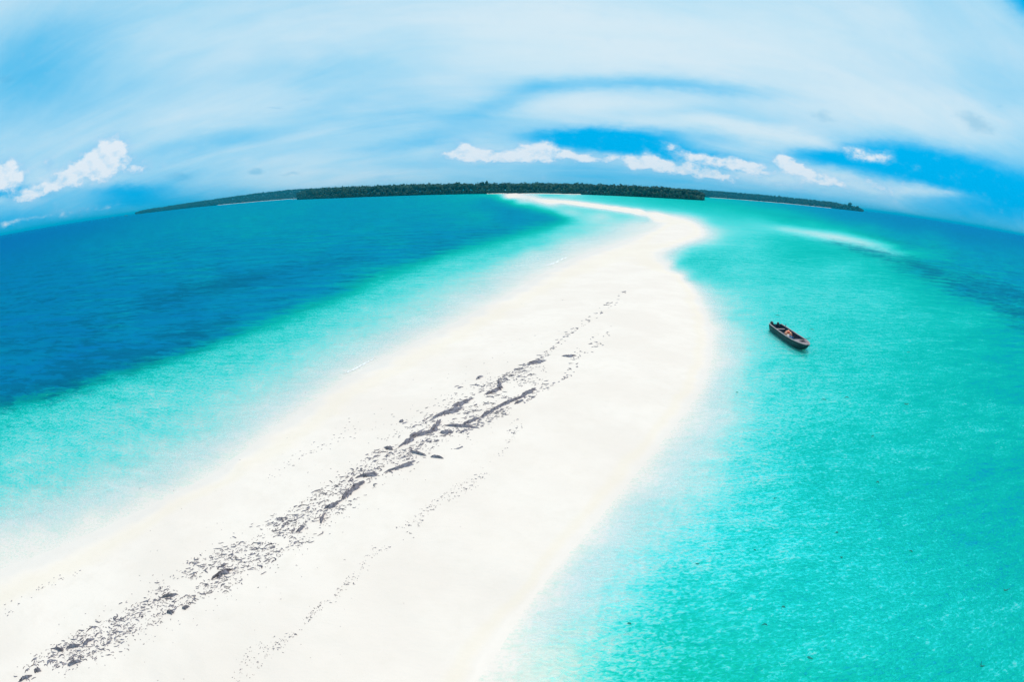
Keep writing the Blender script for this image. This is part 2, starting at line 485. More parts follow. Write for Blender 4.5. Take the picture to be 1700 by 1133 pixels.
def vnoise(x, y, s, seed=0):
    """cheap smooth value noise on numpy arrays"""
    xs, ys = np.asarray(x) * s + seed * 17.3, np.asarray(y) * s + seed * 7.7
    xi, yi = np.floor(xs), np.floor(ys)
    fx, fy = xs - xi, ys - yi
    fx, fy = fx * fx * (3 - 2 * fx), fy * fy * (3 - 2 * fy)

    def h(a, b):
        t = np.sin(a * 127.1 + b * 311.7 + seed) * 43758.5453
        return t - np.floor(t)
    return (h(xi, yi) * (1 - fx) + h(xi + 1, yi) * fx) * (1 - fy) + (h(xi, yi + 1) * (1 - fx) + h(xi + 1, yi + 1) * fx) * fy


def code_at(x, y):
    d = np.clip(tps_eval(FIT, x, y), -0.9, 2.6)
    dist = np.hypot(x, y)
    # noise added to wobble the contours, growing broader with distance
    wob = (vnoise(x / (4 + dist * .10), y / (4 + dist * .10), 1.0, 3) - .5) * 0.05 + (vnoise(x / (1.5 + dist * .03), y / (1.5 + dist * .03), 1.0, 5) - .5) * 0.03
    return d + wob * np.clip((np.abs(d)) * 4 + .15, 0, 1.0)


def height_at(x, y, d=None):
    if d is None:
        d = code_at(x, y)
    return np.where(d < 0, -d * 0.9, -0.6 * np.minimum(d, 1.5) - 0.3 * np.clip(d - 1.5, 0, 1))


def relief(x, y):
    near = np.clip(1 - np.hypot(x, y) / 120, 0, 1)
    return near * ((vnoise(x, y, .8, 2) - .5) * .05 + (vnoise(x, y, 2.6, 4) - .5) * .018)


def ground(px, py):
    """photo point -> place on the sand"""
    z = np.zeros(np.shape(px))
    for _ in range(4):
        x, y = on_plane(px, py, z)
        z = np.maximum(height_at(np.atleast_1d(x), np.atleast_1d(y)), 0).reshape(np.shape(px))
    x, y = on_plane(px, py, z)
    return x, y, z


# ------------------------------------------------------------------ mesh helpers
def mesh_obj(name, verts, faces, mat=None, parent=None, smooth=True, attrs=None):
    me = bpy.data.meshes.new(name)
    if isinstance(faces, np.ndarray):
        nv, nf, k = len(verts), len(faces), faces.shape[1]
        me.vertices.add(nv)
        me.vertices.foreach_set('co', np.asarray(verts, np.float32).ravel())
        me.loops.add(nf * k)
        me.loops.foreach_set('vertex_index', faces.astype(np.int32).ravel())
        me.polygons.add(nf)
        me.polygons.foreach_set('loop_start', np.arange(0, nf * k, k, dtype=np.int32))
        me.polygons.foreach_set('loop_total', np.full(nf, k, np.int32))
    else:
        me.from_pydata([tuple(v) for v in verts], [], faces)
    me.update(calc_edges=True)
    if smooth:
        me.polygons.foreach_set('use_smooth', np.ones(len(me.polygons), bool))
    for k, v in (attrs or {}).items():
        a = me.attributes.new(k, 'FLOAT', 'POINT')
        a.data.foreach_set('value', np.asarray(v, np.float32))
    if mat:
        me.materials.append(mat)
    o = bpy.data.objects.new(name, me)
    COL.objects.link(o)
    if parent:
        o.parent = parent
    return o


def tag(o, label=None, cat=None, group=None, kind=None):
    for k, v in (('label', label), ('category', cat), ('group', group), ('kind', kind)):
        if v:
            o[k] = v
    return o


def empty(name, loc, rz=0.0):
    o = bpy.data.objects.new(name, None)
    o.location = loc
    o.rotation_euler = (0, 0, rz)
    o.empty_display_size = 0.3
    COL.objects.link(o)
    return o


def bm_obj(name, bm, mat, parent=None, smooth=False, bevel=0.0):
    if bevel:
        bmesh.ops.bevel(bm, geom=list(bm.edges), offset=bevel, segments=2, affect='EDGES', profile=0.5)
    bmesh.ops.recalc_face_normals(bm, faces=bm.faces)
    me = bpy.data.meshes.new(name)
    bm.to_mesh(me)
    bm.free()
    me.materials.append(mat)
    if smooth:
        for p in me.polygons:
            p.use_smooth = True
    o = bpy.data.objects.new(name, me)
    COL.objects.link(o)
    if parent:
        o.parent = parent
    return o


def box_bm(cx, cy, cz, sx, sy, sz, rot=None, bm=None):
    bm = bm or bmesh.new()
    M = Matrix.Translation((cx, cy, cz)) @ (rot or Matrix()) @ Matrix.Diagonal((sx, sy, sz, 1))
    bmesh.ops.create_cube(bm, size=1, matrix=M)
    return bm


def tube_bm(pts, radii, n=8, bm=None):
    bm = bm or bmesh.new()
    pts = [Vector(p) for p in pts]
    rings = []
    for i, p in enumerate(pts):
        d = (pts[min(i + 1, len(pts) - 1)] - pts[max(i - 1, 0)]).normalized()
        a = d.orthogonal().normalized() if i == 0 else (rings_a - d * rings_a.dot(d)).normalized()
        rings_a = a
        b = d.cross(a)
        r = radii[i] if isinstance(radii, (list, tuple)) else radii
        rings.append([bm.verts.new(p + (a * math.cos(t) + b * math.sin(t)) * r) for t in [2 * math.pi * k / n for k in range(n)]])
    for r0, r1 in zip(rings, rings[1:]):
        for k in range(n):
            bm.faces.new((r0[k], r0[(k + 1) % n], r1[(k + 1) % n], r1[k]))
    bm.faces.new(rings[0][::-1])
    bm.faces.new(rings[-1])
    return bm


# ------------------------------------------------------------------ sheet of ground and sheet of sea
dips = np.concatenate([
    np.geomspace(0.00022, 0.0012, 9)[:-1], np.linspace(0.0012, 0.075, 120)[:-1],
    np.linspace(0.075, 0.42, 230)[:-1], np.linspace(0.42, 1.45, 170)])
bear = np.concatenate([np.linspace(R(-180), R(-62), 40)[:-1], np.linspace(R(-62), R(62), 620)[:-1], np.linspace(R(62), R(180), 41)[:-1]])
rad = CAM_H / np.tan(dips)
nb, nr = len(bear), len(rad)
RR, BB = np.meshgrid(rad, bear, indexing='ij')
GX, GY = (RR * np.sin(BB)).ravel(), (RR * np.cos(BB)).ravel()
idx = np.arange(nr * nb).reshape(nr, nb)
i0, i1 = idx[:-1], idx[1:]
quads = np.stack([i0, i1, np.roll(i1, -1, 1), np.roll(i0, -1, 1)], -1).reshape(-1, 4)[:, ::-1]
# close the little hole under the camera
CODE = code_at(GX, GY)
GRS = grass_eval(GX, GY)
GZ = height_at(GX, GY, CODE)
near = np.clip(1 - np.hypot(GX, GY) / 120, 0, 1)
dry = np.clip(-CODE * 6, 0, 1)
GZ = GZ + dry * relief(GX, GY)
GZ = GZ + (1 - dry) * near * np.clip(CODE * 3, 0, 1) * ((vnoise(GX, GY, .5, 8) - .5) * .10)
hole = idx[-1]


def capped(q, nverts):
    return q


# ------------------------------------------------------------------ materials of the ground and the sea
def meadow(t, p, d, gr):
    """broken-up pattern of the seagrass meadows, the same for the bed and for the water that holds it"""
    m1 = t.noise(t.mapping(p, (.8, 2.0, 1), (0, 0, R(-22))), .16, 6, .68, .6)
    m2 = t.noise(t.mapping(p, (.7, 1.8, 1), (0, 0, R(-15))), .75, 5, .7, .3)
    g2 = t.m('MAXIMUM', gr, t.ss(d, .80, 1.05, 0, .36))
    v = t.m('ADD', t.m('MULTIPLY', g2, .50), t.m('MULTIPLY', t.m('SUBTRACT', t.m('MULTIPLY_ADD', m1, .5, t.m('MULTIPLY', m2, .5)), .5), 5.6))
    return t.m('MULTIPLY', t.ss(v, .22, .62), t.ss(g2, .03, .25)), m2


def sand_material():
    m, t, out = material('white_sand')
    g = t.new('ShaderNodeNewGeometry')
    p = g.outputs['Position']
    d = t.new('ShaderNodeAttribute', attribute_name='code').outputs['Fac']
    gr = t.new('ShaderNodeAttribute', attribute_name='grass').outputs['Fac']
    big = t.noise(p, 0.18, 4, 0.6)
    mid = t.noise(p, 1.7, 4, 0.6)
    fine = t.noise(p, 60, 2, 0.6)
    c = t.mix(t.ss(big, .35, .65), (.80, .705, .625), (.845, .755, .675))
    c = t.mix(t.m('MULTIPLY', t.ss(mid, .45, .75), .55), c, (.78, .69, .605))
    c = t.mix(t.m('MULTIPLY', fine, .10), c, (.60, .55, .48))
    # cream strand left by the last high tide
    dn = t.m('MULTIPLY_ADD', t.m('SUBTRACT', t.noise(p, 0.35, 3, .6), .5), .12, d)
    band = t.m('MULTIPLY', t.ss(dn, -.16, -.10), t.ss(dn, -.03, -.09))
    c = t.mix(t.m('MULTIPLY', band, .28), c, (.80, .69, .52))
    # damp sand by the waterline
    wet = t.m('MULTIPLY', t.ss(dn, -.07, -.015), t.ss(d, .10, .03))
    c = t.mix(t.m('MULTIPLY', wet, .35), c, (.72, .66, .60))
    # seabed: sand mottled, with meadows
    patch, m2 = meadow(t, p, d, gr)
    c = t.mix(patch, c, (.035, .06, .05))
    und = t.ss(d, .02, .15)
    c = t.mix(t.m('MULTIPLY', und, t.ss(m2, .50, .72, 0, .18)), c, (.55, .56, .48))
    rip = t.noise(t.mapping(p, (1.2, 4.5, 1), (0, 0, R(-30))), 1.6, 3, .55, .8)
    h = t.m('ADD', t.m('MULTIPLY', mid, .03), t.m('ADD', t.m('MULTIPLY', fine, .004), t.m('MULTIPLY', rip, .015)))
    b = t.bump(h, 1.0, .55)
    rg = t.ss(wet, 0, 1, .9, .45)
    t.put(out.inputs[0], principled(t, c, rg, .3, b))
    return m


def water_material():
    m, t, out = material('sea_water')
    g = t.new('ShaderNodeNewGeometry')
    p = g.outputs['Position']
    d = t.new('ShaderNodeAttribute', attribute_name='code').outputs['Fac']
    gr = t.new('ShaderNodeAttribute', attribute_name='grass').outputs['Fac']
    # waves: long wind sea, chop, ripples
    a = t.noise(t.mapping(p, (.45, 1.25, 1), (0, 0, R(-14))), .55, 3, .55, .4)
    b_ = t.noise(t.mapping(p, (.55, 1.3, 1), (0, 0, R(-6))), 2.0, 4, .62, .7)
    c_ = t.noise(t.mapping(p, (.8, 1.3, 1), (0, 0, R(10))), 8.0, 3, .6, .8)
    deep = t.ss(d, .02, .5, .25, 1.0)
    h = t.m('ADD', t.m('MULTIPLY', a, .07), t.m('ADD', t.m('MULTIPLY', b_, .030), t.m('MULTIPLY', c_, .018)))
    h = t.m('MULTIPLY', h, deep)
    bmp = t.bump(h, 1.0, 1.0)
    # wave light painted in: noise shifts the depth colour to bright and dark flecks
    w1 = t.m('SUBTRACT', b_, .5)
    w2 = t.m('SUBTRACT', c_, .5)
    dd = t.m('MULTIPLY_ADD', w1, .80, d)
    dd = t.m('MULTIPLY_ADD', w2, 1.45, dd)
    dd = t.m('MULTIPLY_ADD', t.m('SUBTRACT', a, .5), t.ss(d, .4, 1.0, .35, .9), dd)
    far = t.noise(t.mapping(p, (.4, 1.4, 1), (0, 0, R(-10))), .14, 5, .7, .4)
    dd = t.m('MULTIPLY_ADD', t.m('SUBTRACT', far, .5), t.ss(d, .5, 1.1, 0.1, 1.2), dd)
    weed = meadow(t, p, d, gr)[0]
    dd = t.m('MULTIPLY_ADD', t.m('SUBTRACT', t.noise(t.mapping(p, (.4, 1.3, 1), (0, 0, R(-20))), .06, 5, .62), .5), .24, dd)
    dd = t.m('ADD', t.m('MULTIPLY', dd, deep), t.m('MULTIPLY', d, t.m('SUBTRACT', 1.0, deep)))
    f = t.m('DIVIDE', t.m('MAXIMUM', dd, 0.0), 2.4)
    body = t.ramp(f, [(0.0, (.82, .84, .68)), (.06, (.60, .90, .78)), (.14, (.16, .86, .77)), (.20, (.012, .70, .60)), (.27, (.001, .50, .27)), (.35, (.001, .43, .25)), (.42, (.001, .35, .42)), (.50, (.001, .26, .45)), (.65, (.001, .19, .40)), (.85, (.001, .09, .28)), (1.0, (.001, .065, .26))])
    body = t.mix(t.m('MULTIPLY', weed, .70), body, (.001, .075, .13))
    tint = t.ramp(f, [(0.0, (1, 1, 1)), (.07, (.84, 1, .98)), (.21, (.12, .93, .84)), (.35, (.01, .82, .70)), (.55, (.0, .50, .66)), (1.0, (.0, .25, .45))])
    k = t.ramp(f, [(0.0, (0, 0, 0)), (.04, (.14,) * 3), (.12, (.42,) * 3), (.30, (.50,) * 3), (.55, (.42,) * 3), (.70, (.65,) * 3), (.85, (1, 1, 1))])
    diff = t.new('ShaderNodeBsdfDiffuse')
    t.put(diff.inputs[0], body)
    t.put(diff.inputs['Normal'], bmp)
    tr = t.new('ShaderNodeBsdfTransparent')
    t.put(tr.inputs[0], tint)
    mx = t.new('ShaderNodeMixShader')
    t.put(mx.inputs[0], k)
    t.put(mx.inputs[1], tr.outputs[0])
    t.put(mx.inputs[2], diff.outputs[0])
    gl = t.new('ShaderNodeBsdfGlossy')
    gl.inputs['Roughness'].default_value = .33
    gl.inputs[0].default_value = (.02, .56, .85, 1)
    t.put(gl.inputs['Normal'], bmp)
    fr = t.new('ShaderNodeFresnel')
    fr.inputs[0].default_value = 1.33
    t.put(fr.inputs['Normal'], bmp)
    ff = t.m('MULTIPLY', t.m('MINIMUM', fr.outputs[0], .40), t.ss(d, -.01, .10, .0, .6))
    m2 = t.new('ShaderNodeMixShader')
    t.put(m2.inputs[0], ff)
    t.put(m2.inputs[1], mx.outputs[0])
    t.put(m2.inputs[2], gl.outputs[0])
    t.put(out.inputs[0], m2.outputs[0])
    return m


verts = np.stack([GX, GY, GZ], 1)
tag(mesh_obj('sandy_ground', verts, quads, sand_material(), attrs={'code': CODE, 'grass': GRS}), kind='structure')
wet_mask = CODE > -0.12
keep = wet_mask[quads].any(1)
wq = quads[keep]
used, inv = np.unique(wq, return_inverse=True)
wv = np.stack([GX, GY, np.zeros_like(GX)], 1)[used]
tag(mesh_obj('water', wv, inv.reshape(-1, 4), water_material(), attrs={'code': CODE[used], 'grass': GRS[used]}), kind='structure')


# ------------------------------------------------------------------ wooded islands
def foliage_material(name, base, dark):
    m, t, out = material(name)
    g = t.new('ShaderNodeNewGeometry')
    p = g.outputs['Position']
    v = t.noise(p, .06, 3, .6)
    v2 = t.noise(p, .5, 3, .6)
    c = t.mix(t.ss(v, .35, .65), dark, base)
    c = t.mix(t.ss(v2, .45, .8, 0, .6), c, tuple(min(1, q * 1.9) for q in base))
    t.put(out.inputs[0], principled(t, c, .75, .15))
    return m


MAT_LEAF = foliage_material('rainforest_leaves', (.020, .068, .036), (.009, .038, .024))
MAT_LEAF2 = foliage_material('far_leaves', (.018, .062, .038), (.009, .038, .026))
mb_, tb_, ob_ = material('bark')
tb_.put(ob_.inputs[0], principled(tb_, tb_.mix(tb_.noise(tb_.new('ShaderNodeNewGeometry').outputs['Position'], 2, 3), (.10, .08, .06), (.22, .19, .16)), .9, .2))
MAT_BARK = mb_

ICO = bmesh.new()
bmesh.ops.create_icosphere(ICO, subdivisions=1, radius=1)
ICO.verts.ensure_lookup_table()
ico_v = np.array([v.co[:] for v in ICO.verts])
ico_f = np.array([[v.index for v in f.verts] for f in ICO.faces])
ICO.free()


def crown_arrays(pos, rad_, hgt, nleaf, seed):
    """triangles of one crown: a dark lumpy heart and many leaf clumps round it"""
    r = np.random.default_rng(seed)
    V, Fc = [], []
    k = ico_v * (1 + r.uniform(-.25, .2, (len(ico_v), 1))) * np.array([rad_ * .80, rad_ * .80, hgt * .40]) + pos
    V.append(k)
    Fc.append(ico_f)
    n = len(k)
    d = r.normal(size=(nleaf, 3))
    d /= np.linalg.norm(d, axis=1, keepdims=True)
    c = d * np.array([rad_, rad_, hgt * .5]) * r.uniform(.75, 1.08, (nleaf, 1)) + pos
    s = rad_ * r.uniform(.16, .34, (nleaf, 1))
    e1 = r.normal(size=(nleaf, 3))
    e1 -= d * (e1 * d).sum(1, keepdims=True) * .7
    e1 /= np.linalg.norm(e1, axis=1, keepdims=True)
    e2 = np.cross(d, e1)
    e2 /= np.linalg.norm(e2, axis=1, keepdims=True)
    quad = np.stack([c - e1 * s - e2 * s * .3, c + e2 * s * .9 - d * s * .3, c + e1 * s + e2 * s * .2, c - e2 * s * .9 + d * s * .25], 1).reshape(-1, 3)
    q = np.arange(nleaf)[:, None] * 4 + n
    V.append(quad)
    Fc.append(np.concatenate([q + [0, 1, 2], q + [0, 2, 3]]))
    return np.concatenate(V), np.concatenate(Fc)


def trunk_arrays(base, top, r0):
    a = np.linspace(0, 2 * math.pi, 6)[:-1]
    ring = np.stack([np.cos(a), np.sin(a), np.zeros(5)], 1)
    V = np.concatenate([base + ring * r0, top + ring * r0 * .5])
    Fc = []
    for k in range(5):
        j = (k + 1) % 5
        Fc += [[k, j, 5 + j], [k, 5 + j, 5 + k]]
    return V, np.array(Fc)


def wood(name, label, profile, setback, nrows, step, tree_h, mat, seed, leaves=26, beach=None, low_front=.55):
    """profile: rows of (bearing deg, distance of the shore, tangent of the top line)"""
    pr = np.array(profile, float)
    r = np.random.default_rng(seed)
    base, tops = [], []
    V, Fc, off = [], [], 0
    # ground mound
    nb_, ns_ = 90, 9
    A = np.linspace(pr[0, 0], pr[-1, 0], nb_)
    Ds = np.interp(A, pr[:, 0], pr[:, 1])
    T = np.interp(A, pr[:, 0], pr[:, 2])
    gv = []
    for i in range(ns_):
        s = i / (ns_ - 1)
        q = s * s * (3 - 2 * s)
        dist = Ds - 6 + (setback + 12) * s
        top = np.maximum(T * (Ds + setback * .8) + CAM_H - tree_h, 0)
        z = np.where(s < .01, -.6, .6 + top * q * .98)
        if i == ns_ - 1:
            z = np.full_like(A, -.6)
        edge = np.clip(np.minimum(A - A[0], A[-1] - A) / .25, 0, 1)
        z = z * edge - .6 * (1 - edge)
        gv.append(np.stack([dist * np.sin(np.radians(A)), dist * np.cos(np.radians(A)), z], 1))
    gv = np.concatenate(gv)
    ii = np.arange(ns_ * nb_).reshape(ns_, nb_)
    gq = np.stack([ii[:-1, :-1], ii[:-1, 1:], ii[1:, 1:], ii[1:, :-1]], -1).reshape(-1, 4)
    mg, tg, og = material(name + '_soil')
    tg.put(og.inputs[0], principled(tg, (.06, .07, .035), .9, .2))
    tag(mesh_obj('island_ground', gv, gq, mg), kind='structure')
    for row in range(nrows):
        s = row / max(1, nrows - 1)
        a = pr[0, 0]
        while a < pr[-1, 0]:
            D0 = np.interp(a, pr[:, 0], pr[:, 1])
            tt = np.interp(a, pr[:, 0], pr[:, 2])
            dist = D0 + setback * s * .86 + r.uniform(-.5, .5) * setback / nrows
            z0 = max(0.0, tt * (D0 + setback * .8) + CAM_H - tree_h)
            q = s * s * (3 - 2 * s)
            zg = .4 + z0 * q
            avail = tt * dist + CAM_H - zg
            H = min(tree_h * r.uniform(.72, 1.08), avail * (r.uniform(.86, 1.0) if r.uniform() > .12 else r.uniform(1.0, 1.09)))
            if row == 0:
                H *= r.uniform(low_front, .85)
            H = max(H, 3.5)
            rr = min(H * .30, 7.5) * r.uniform(.8, 1.3) * (step / 9.0) ** .5
            an = math.radians(a)
            pos = np.array([dist * math.sin(an), dist * math.cos(an), zg])
            ch = H * r.uniform(.55, .8) if row else H * .95
            v, f = crown_arrays(pos + [0, 0, H - ch * .5], rr, ch, leaves, int(r.integers(1e9)))
            V.append(v)
            Fc.append(f + off)
            off += len(v)
            v, f = trunk_arrays(pos, pos + [0, 0, H * .7], .35)
            V.append(v)
            Fc.append(f + off)
            off += len(v)
            a += math.degrees(step / dist) * r.uniform(.7, 1.35)
    for sb in (-4, 6, 18, 32):                 # bushes and low branches down to the shore
        a = pr[0, 0]
        while a < pr[-1, 0]:
            D0 = np.interp(a, pr[:, 0], pr[:, 1])
            tt = np.interp(a, pr[:, 0], pr[:, 2])
            H = min(r.uniform(6, 12), (tt * D0 + CAM_H) * .8) if sb > 0 else min(r.uniform(3, 7), (tt * D0 + CAM_H) * .6)
            H = max(H, 2.5)
            an = math.radians(a)
            dist = D0 + sb + r.uniform(-3, 3)
            pos = np.array([dist * math.sin(an), dist * math.cos(an), .3 + H * .42])
            v, f = crown_arrays(pos, H * r.uniform(.5, .9), H * 1.1, 12, int(r.integers(1e9)))
            V.append(v)
            Fc.append(f + off)
            off += len(v)
            a += math.degrees(step * .6 / dist) * r.uniform(.7, 1.3)
    o = mesh_obj(name, np.concatenate(V), np.concatenate(Fc), mat, smooth=False)
    tag(o, label, 'forest', None, 'stuff')
    return o


wood('forest', 'dark green rainforest covering the nearer middle island behind the sandbar',
     [(-20.6, 2200, .0085), (-20.0, 2120, .0125), (-16.8, 1640, .0142), (-12.1, 1430, .0134), (-7.5, 1400, .0132), (-2.5, 1400, .0126), (0, 1410, .0122), (6.4, 1400, .0128), (9.8, 1300, .0129), (12.1, 1260, .0128), (16.2, 1200, .0110), (17.6, 1200, .0085), (18.5, 1210, .004)],
     230, 9, 9, 25, MAT_LEAF, 11, 28)
wood('forest', 'long low wooded point stretching left to the open sea, farther off than the middle island',
     [(-36.7, 5200, .0015), (-35.8, 5000, .0045), (-33, 4700, .0062), (-28.3, 4300, .0095), (-24.4, 4100, .0128), (-21.3, 4000, .0142), (-18.5, 4000, .0140), (-15, 4000, .012)],
     600, 11, 14, 26, MAT_LEAF2, 12, 20, low_front=.8)
wood('forest', 'long low wooded point running out right behind the middle island',
     [(15.5, 3700, .0100), (18.6, 3700, .0104), (22.7, 3600, .0097), (27.2, 3500, .0090), (31.1, 3350, .0086), (32.6, 3300, .0062), (33.6, 3300, .0046), (34.2, 3300, .001)],
     500, 9, 13, 26, MAT_LEAF2, 13, 20, low_front=.8)


def beach(px_pts, width, name='island_beach', z0=.35):
    """a strip of white sand before a wood"""
    m = bpy.data.materials.get('white_sand')
    V, Fc = [], []
    n = len(px_pts)
    for (azd, dist) in px_pts:
        a = math.radians(azd)
        for k, z in ((-width, -.4), (-width * .5, z0), (width * .4, z0 + .9), (width, z0 + 1.0)):
            V.append(((dist + k) * math.sin(a), (dist + k) * math.cos(a), z))
    for i in range(n - 1):
        for k in range(3):
            Fc.append((i * 4 + k, (i + 1) * 4 + k, (i + 1) * 4 + k + 1, i * 4 + k + 1))
    o = mesh_obj(name, np.array(V), Fc, m, attrs={'code': np.full(len(V), -.5), 'grass': np.zeros(len(V))})
    tag(o, kind='structure')


beach([(a, np.interp(a, [-28.3, -24.4, -21.3, -20.7], [4300, 4100, 4000, 3990]) - 30) for a in np.linspace(-28.5, -20.8, 24)], 12, z0=.4)
beach([(a, np.interp(a, [-3.0, 0, 6.4, 8], [1400, 1410, 1400, 1350]) - 12) for a in np.linspace(-2.4, 6.6, 20)], 12)
beach([(a, np.interp(a, [18.6, 22.7, 27.2, 31.1], [3700, 3600, 3500, 3350]) - 12) for a in np.linspace(19, 31, 20)], 7)


def tree_thing(px, dist, top_py, rad_, label, seed, base_z=.5, crown_frac=.45):
    a, e = azel(px, top_py)
    H = math.tan(float(e)) * dist + CAM_H
    x, y = dist * math.sin(a), dist * math.cos(a)
    root = empty('tall_tree', (x, y, base_z))
    tag(root, label, 'tree')
    v, f = crown_arrays(np.array([0, 0, (H - base_z) * (1 - crown_frac / 2)]), rad_, (H - base_z) * crown_frac, 60, seed)
    mesh_obj('crown', v, f, MAT_LEAF, root, smooth=False)
    v, f = trunk_arrays(np.array([0., 0, 0]), np.array([rad_ * .1, 0, (H - base_z) * .75]), .5)
    mesh_obj('trunk', v, f, MAT_BARK, root)


tree_thing(808, 1470, 299.5, 4.5, 'tallest narrow tree rising above the middle island skyline left of the sandbar tip', 51)
tree_thing(801, 1470, 301.0, 5.5, 'broad tree crown just left of the tallest narrow tree on the skyline', 52)
tree_thing(759, 1480, 302.0, 6, 'rounded tree top on the skyline left of the tall narrow tree', 53)
tree_thing(958, 1450, 302.6, 7, 'domed tree crown standing a little proud of the skyline right of the sandbar tip', 54)
tree_thing(1155, 1260, 314.5, 7.5, 'rounded shore tree at the right end of the middle island', 55, crown_frac=.8)
tree_thing(1411, 3360, 335.5, 13, 'round tree standing above the right hand point near its tip', 56, crown_frac=.7)
tree_thing(1424, 3300, 341.5, 11, 'last low tree at the tip of the right hand point', 57, crown_frac=.85)
tree_thing(516, 1900, 312.5, 9, 'shore tree at the left end of the middle island', 58, crown_frac=.8)


# ------------------------------------------------------------------ the moored boat
def simple(name, c1, c2, scale=6, rough=.6, spec=.4, stretch=(1, 1, 1), bump=.003):
    m, t, out = material(name)
    p = t.new('ShaderNodeTexCoord').outputs['Object']
    n = t.noise(t.mapping(p, stretch), scale, 4, .65)
    c = t.mix(t.ss(n, .35, .68), c1, c2)
    t.put(out.inputs[0], principled(t, c, rough, spec, t.bump(n, bump, 1.0)))
    return m


M_HULL = simple('weathered_dark_green_paint', (.003, .026, .032), (.010, .055, .062), 5, .55, .4, (1, 6, 3))
M_INNER = simple('dark_blue_inner_paint', (.010, .030, .055), (.020, .052, .085), 5, .6, .3, (1, 4, 3))
M_RAIL = simple('bleached_wood_rail', (.24, .21, .22), (.40, .36, .36), 9, .7, .3, (1, 8, 8))
M_DECK = simple('weathered_mauve_deck', (.20, .16, .18), (.34, .28, .30), 8, .7, .3, (1, 7, 1))
M_ENGINE = simple('black_green_engine_paint', (.008, .020, .022), (.02, .04, .042), 4, .35, .5)
M_METAL = simple('dull_metal', (.10, .11, .12), (.2, .2, .21), 10, .4, .6)
M_DARK = simple('black_shade_and_cap', (.004, .005, .007), (.010, .012, .014), 5, .8, .1)
M_ORANGE = simple('faded_orange_tarp', (.62, .22, .12), (.78, .42, .28), 7, .75, .3)
M_RED = simple('red_cloth', (.42, .05, .03), (.55, .10, .06), 9, .8, .2)
M_WHITE = simple('off_white_cloth', (.62, .58, .56), (.75, .72, .70), 8, .8, .2)
M_BLUE = simple('blue_plastic', (.01, .14, .35), (.03, .22, .45), 4, .4, .5)
M_POLE = simple('dark_bamboo', (.05, .045, .035), (.12, .10, .07), 12, .7, .3, (1, 1, 8))

# place it: stern corner and bow in the photograph, at rail height
snx, sny = on_plane(1277, 537, .50)
sfx, sfy = on_plane(1297, 539, .50)
bwx, bwy = on_plane(1341, 573, .56)
stern = Vector(((snx + sfx) / 2, (sny + sfy) / 2, 0))
bow = Vector((float(bwx), float(bwy), 0))
LEN = (bow - stern).length
beam = math.hypot(snx - sfx, sny - sfy)
print('boat length', LEN, 'stern beam', beam)
heading = math.atan2(bow.y - stern.y, bow.x - stern.x)
boat = empty('motor_boat', (stern.x, stern.y, 0), heading)
tag(boat, 'long narrow dark green open boat with mauve foredeck lying on turquoise shallows', 'boat')
NS = 28
HB = .62


def half_beam(t):
    return HB * float(np.interp(t, [0, .12, .4, .62, .78, .88, .95, .985, 1.0], [.86, .94, 1.0, 1.0, .92, .74, .50, .32, .20]))


def sheer(t):
    return .46 + .03 * (1 - t) ** 2 + .08 * max(0, t - .5) / .5


def hull_section(t, inset=0.0, floor=-.14):
    hb = max(half_beam(t) - inset, .03)
    zt = sheer(t)
    rise = max(0, (t - .70) / .30) ** 2.2           # the forefoot sweeps up to the stem head
    zb = floor + (zt - .10 - floor) * rise
    hgt = zt - zb
    pinch = 1 - .45 * rise
    return [(hb, zt), (hb * .98, zt - hgt * .3), (hb * .90 * pinch + hb * .0, zb + hgt * .34), (hb * .74 * pinch, zb + hgt * .08), (hb * .35 * pinch, zb), (0, zb)]


def shell(inset, floor, t0, t1, n):
    bm = bmesh.new()
    rows = []
    for i in range(n + 1):
        t = t0 + (t1 - t0) * i / n
        sec = hull_section(t, inset, floor)
        pts = [(-y, z) for y, z in sec[:-1]] + [sec[-1]] + [(y, z) for y, z in sec[:-1][::-1]]
        rake = .0
        rows.append([bm.verts.new((t * LEN + (z * .25 if t > .98 else 0) * 0, y, z)) for y, z in pts])
    for a, b in zip(rows, rows[1:]):
        for k in range(len(a) - 1):
            bm.faces.new((a[k], a[k + 1], b[k + 1], b[k]))
    bm.faces.new(rows[0])
    bm.faces.new(rows[-1][::-1])
    return bm


bm_obj('hull', shell(0, -.14, 0, 1, NS), M_HULL, boat)
bm_obj('inner_lining', shell(.05, .04, .012, .76, NS), M_INNER, boat)
# plank strakes along each side, a little proud of the hull
for side in (-1, 1):
    for lev, hgt in ((.36, .03),):
        pts = []
        for i in range(NS + 1):
            t = i / NS
            pts.append((t * LEN, side * (half_beam(t) * .995 + .006), lev + (sheer(t) - .49)))
        bm = bmesh.new()
        rows = [[bm.verts.new((x, y + side * dy, z + dz)) for dy, dz in ((0, 0), (.018, 0), (.018, hgt), (0, hgt))] for x, y, z in pts]
        for a, b in zip(rows, rows[1:]):
            for k in range(4):
                bm.faces.new((a[k], a[(k + 1) % 4], b[(k + 1) % 4], b[k]))
        bm_obj('rubbing_strake', bm, M_HULL, boat)
    # gunwale cap
    bm = bmesh.new()
    rows = []
    for i in range(NS + 1):
        t = i / NS
        hb, z = half_beam(t), sheer(t)
        rows.append([bm.verts.new((t * LEN, side * (hb + o_), z + dz)) for o_, dz in ((-.065, .003), (.03, .003), (.03, .04), (-.065, .04))])
    for a, b in zip(rows, rows[1:]):
        for k in range(4):
            bm.faces.new((a[k], a[(k + 1) % 4], b[(k + 1) % 4], b[k]))
    bm.faces.new(rows[0])
    bm.faces.new(rows[-1])
    bm_obj('gunwale', bm, M_RAIL, boat)
bm_obj('transom', box_bm(.02, 0, .27, .05, half_beam(0) * 2 - .09, .40), M_INNER, boat, bevel=.006)
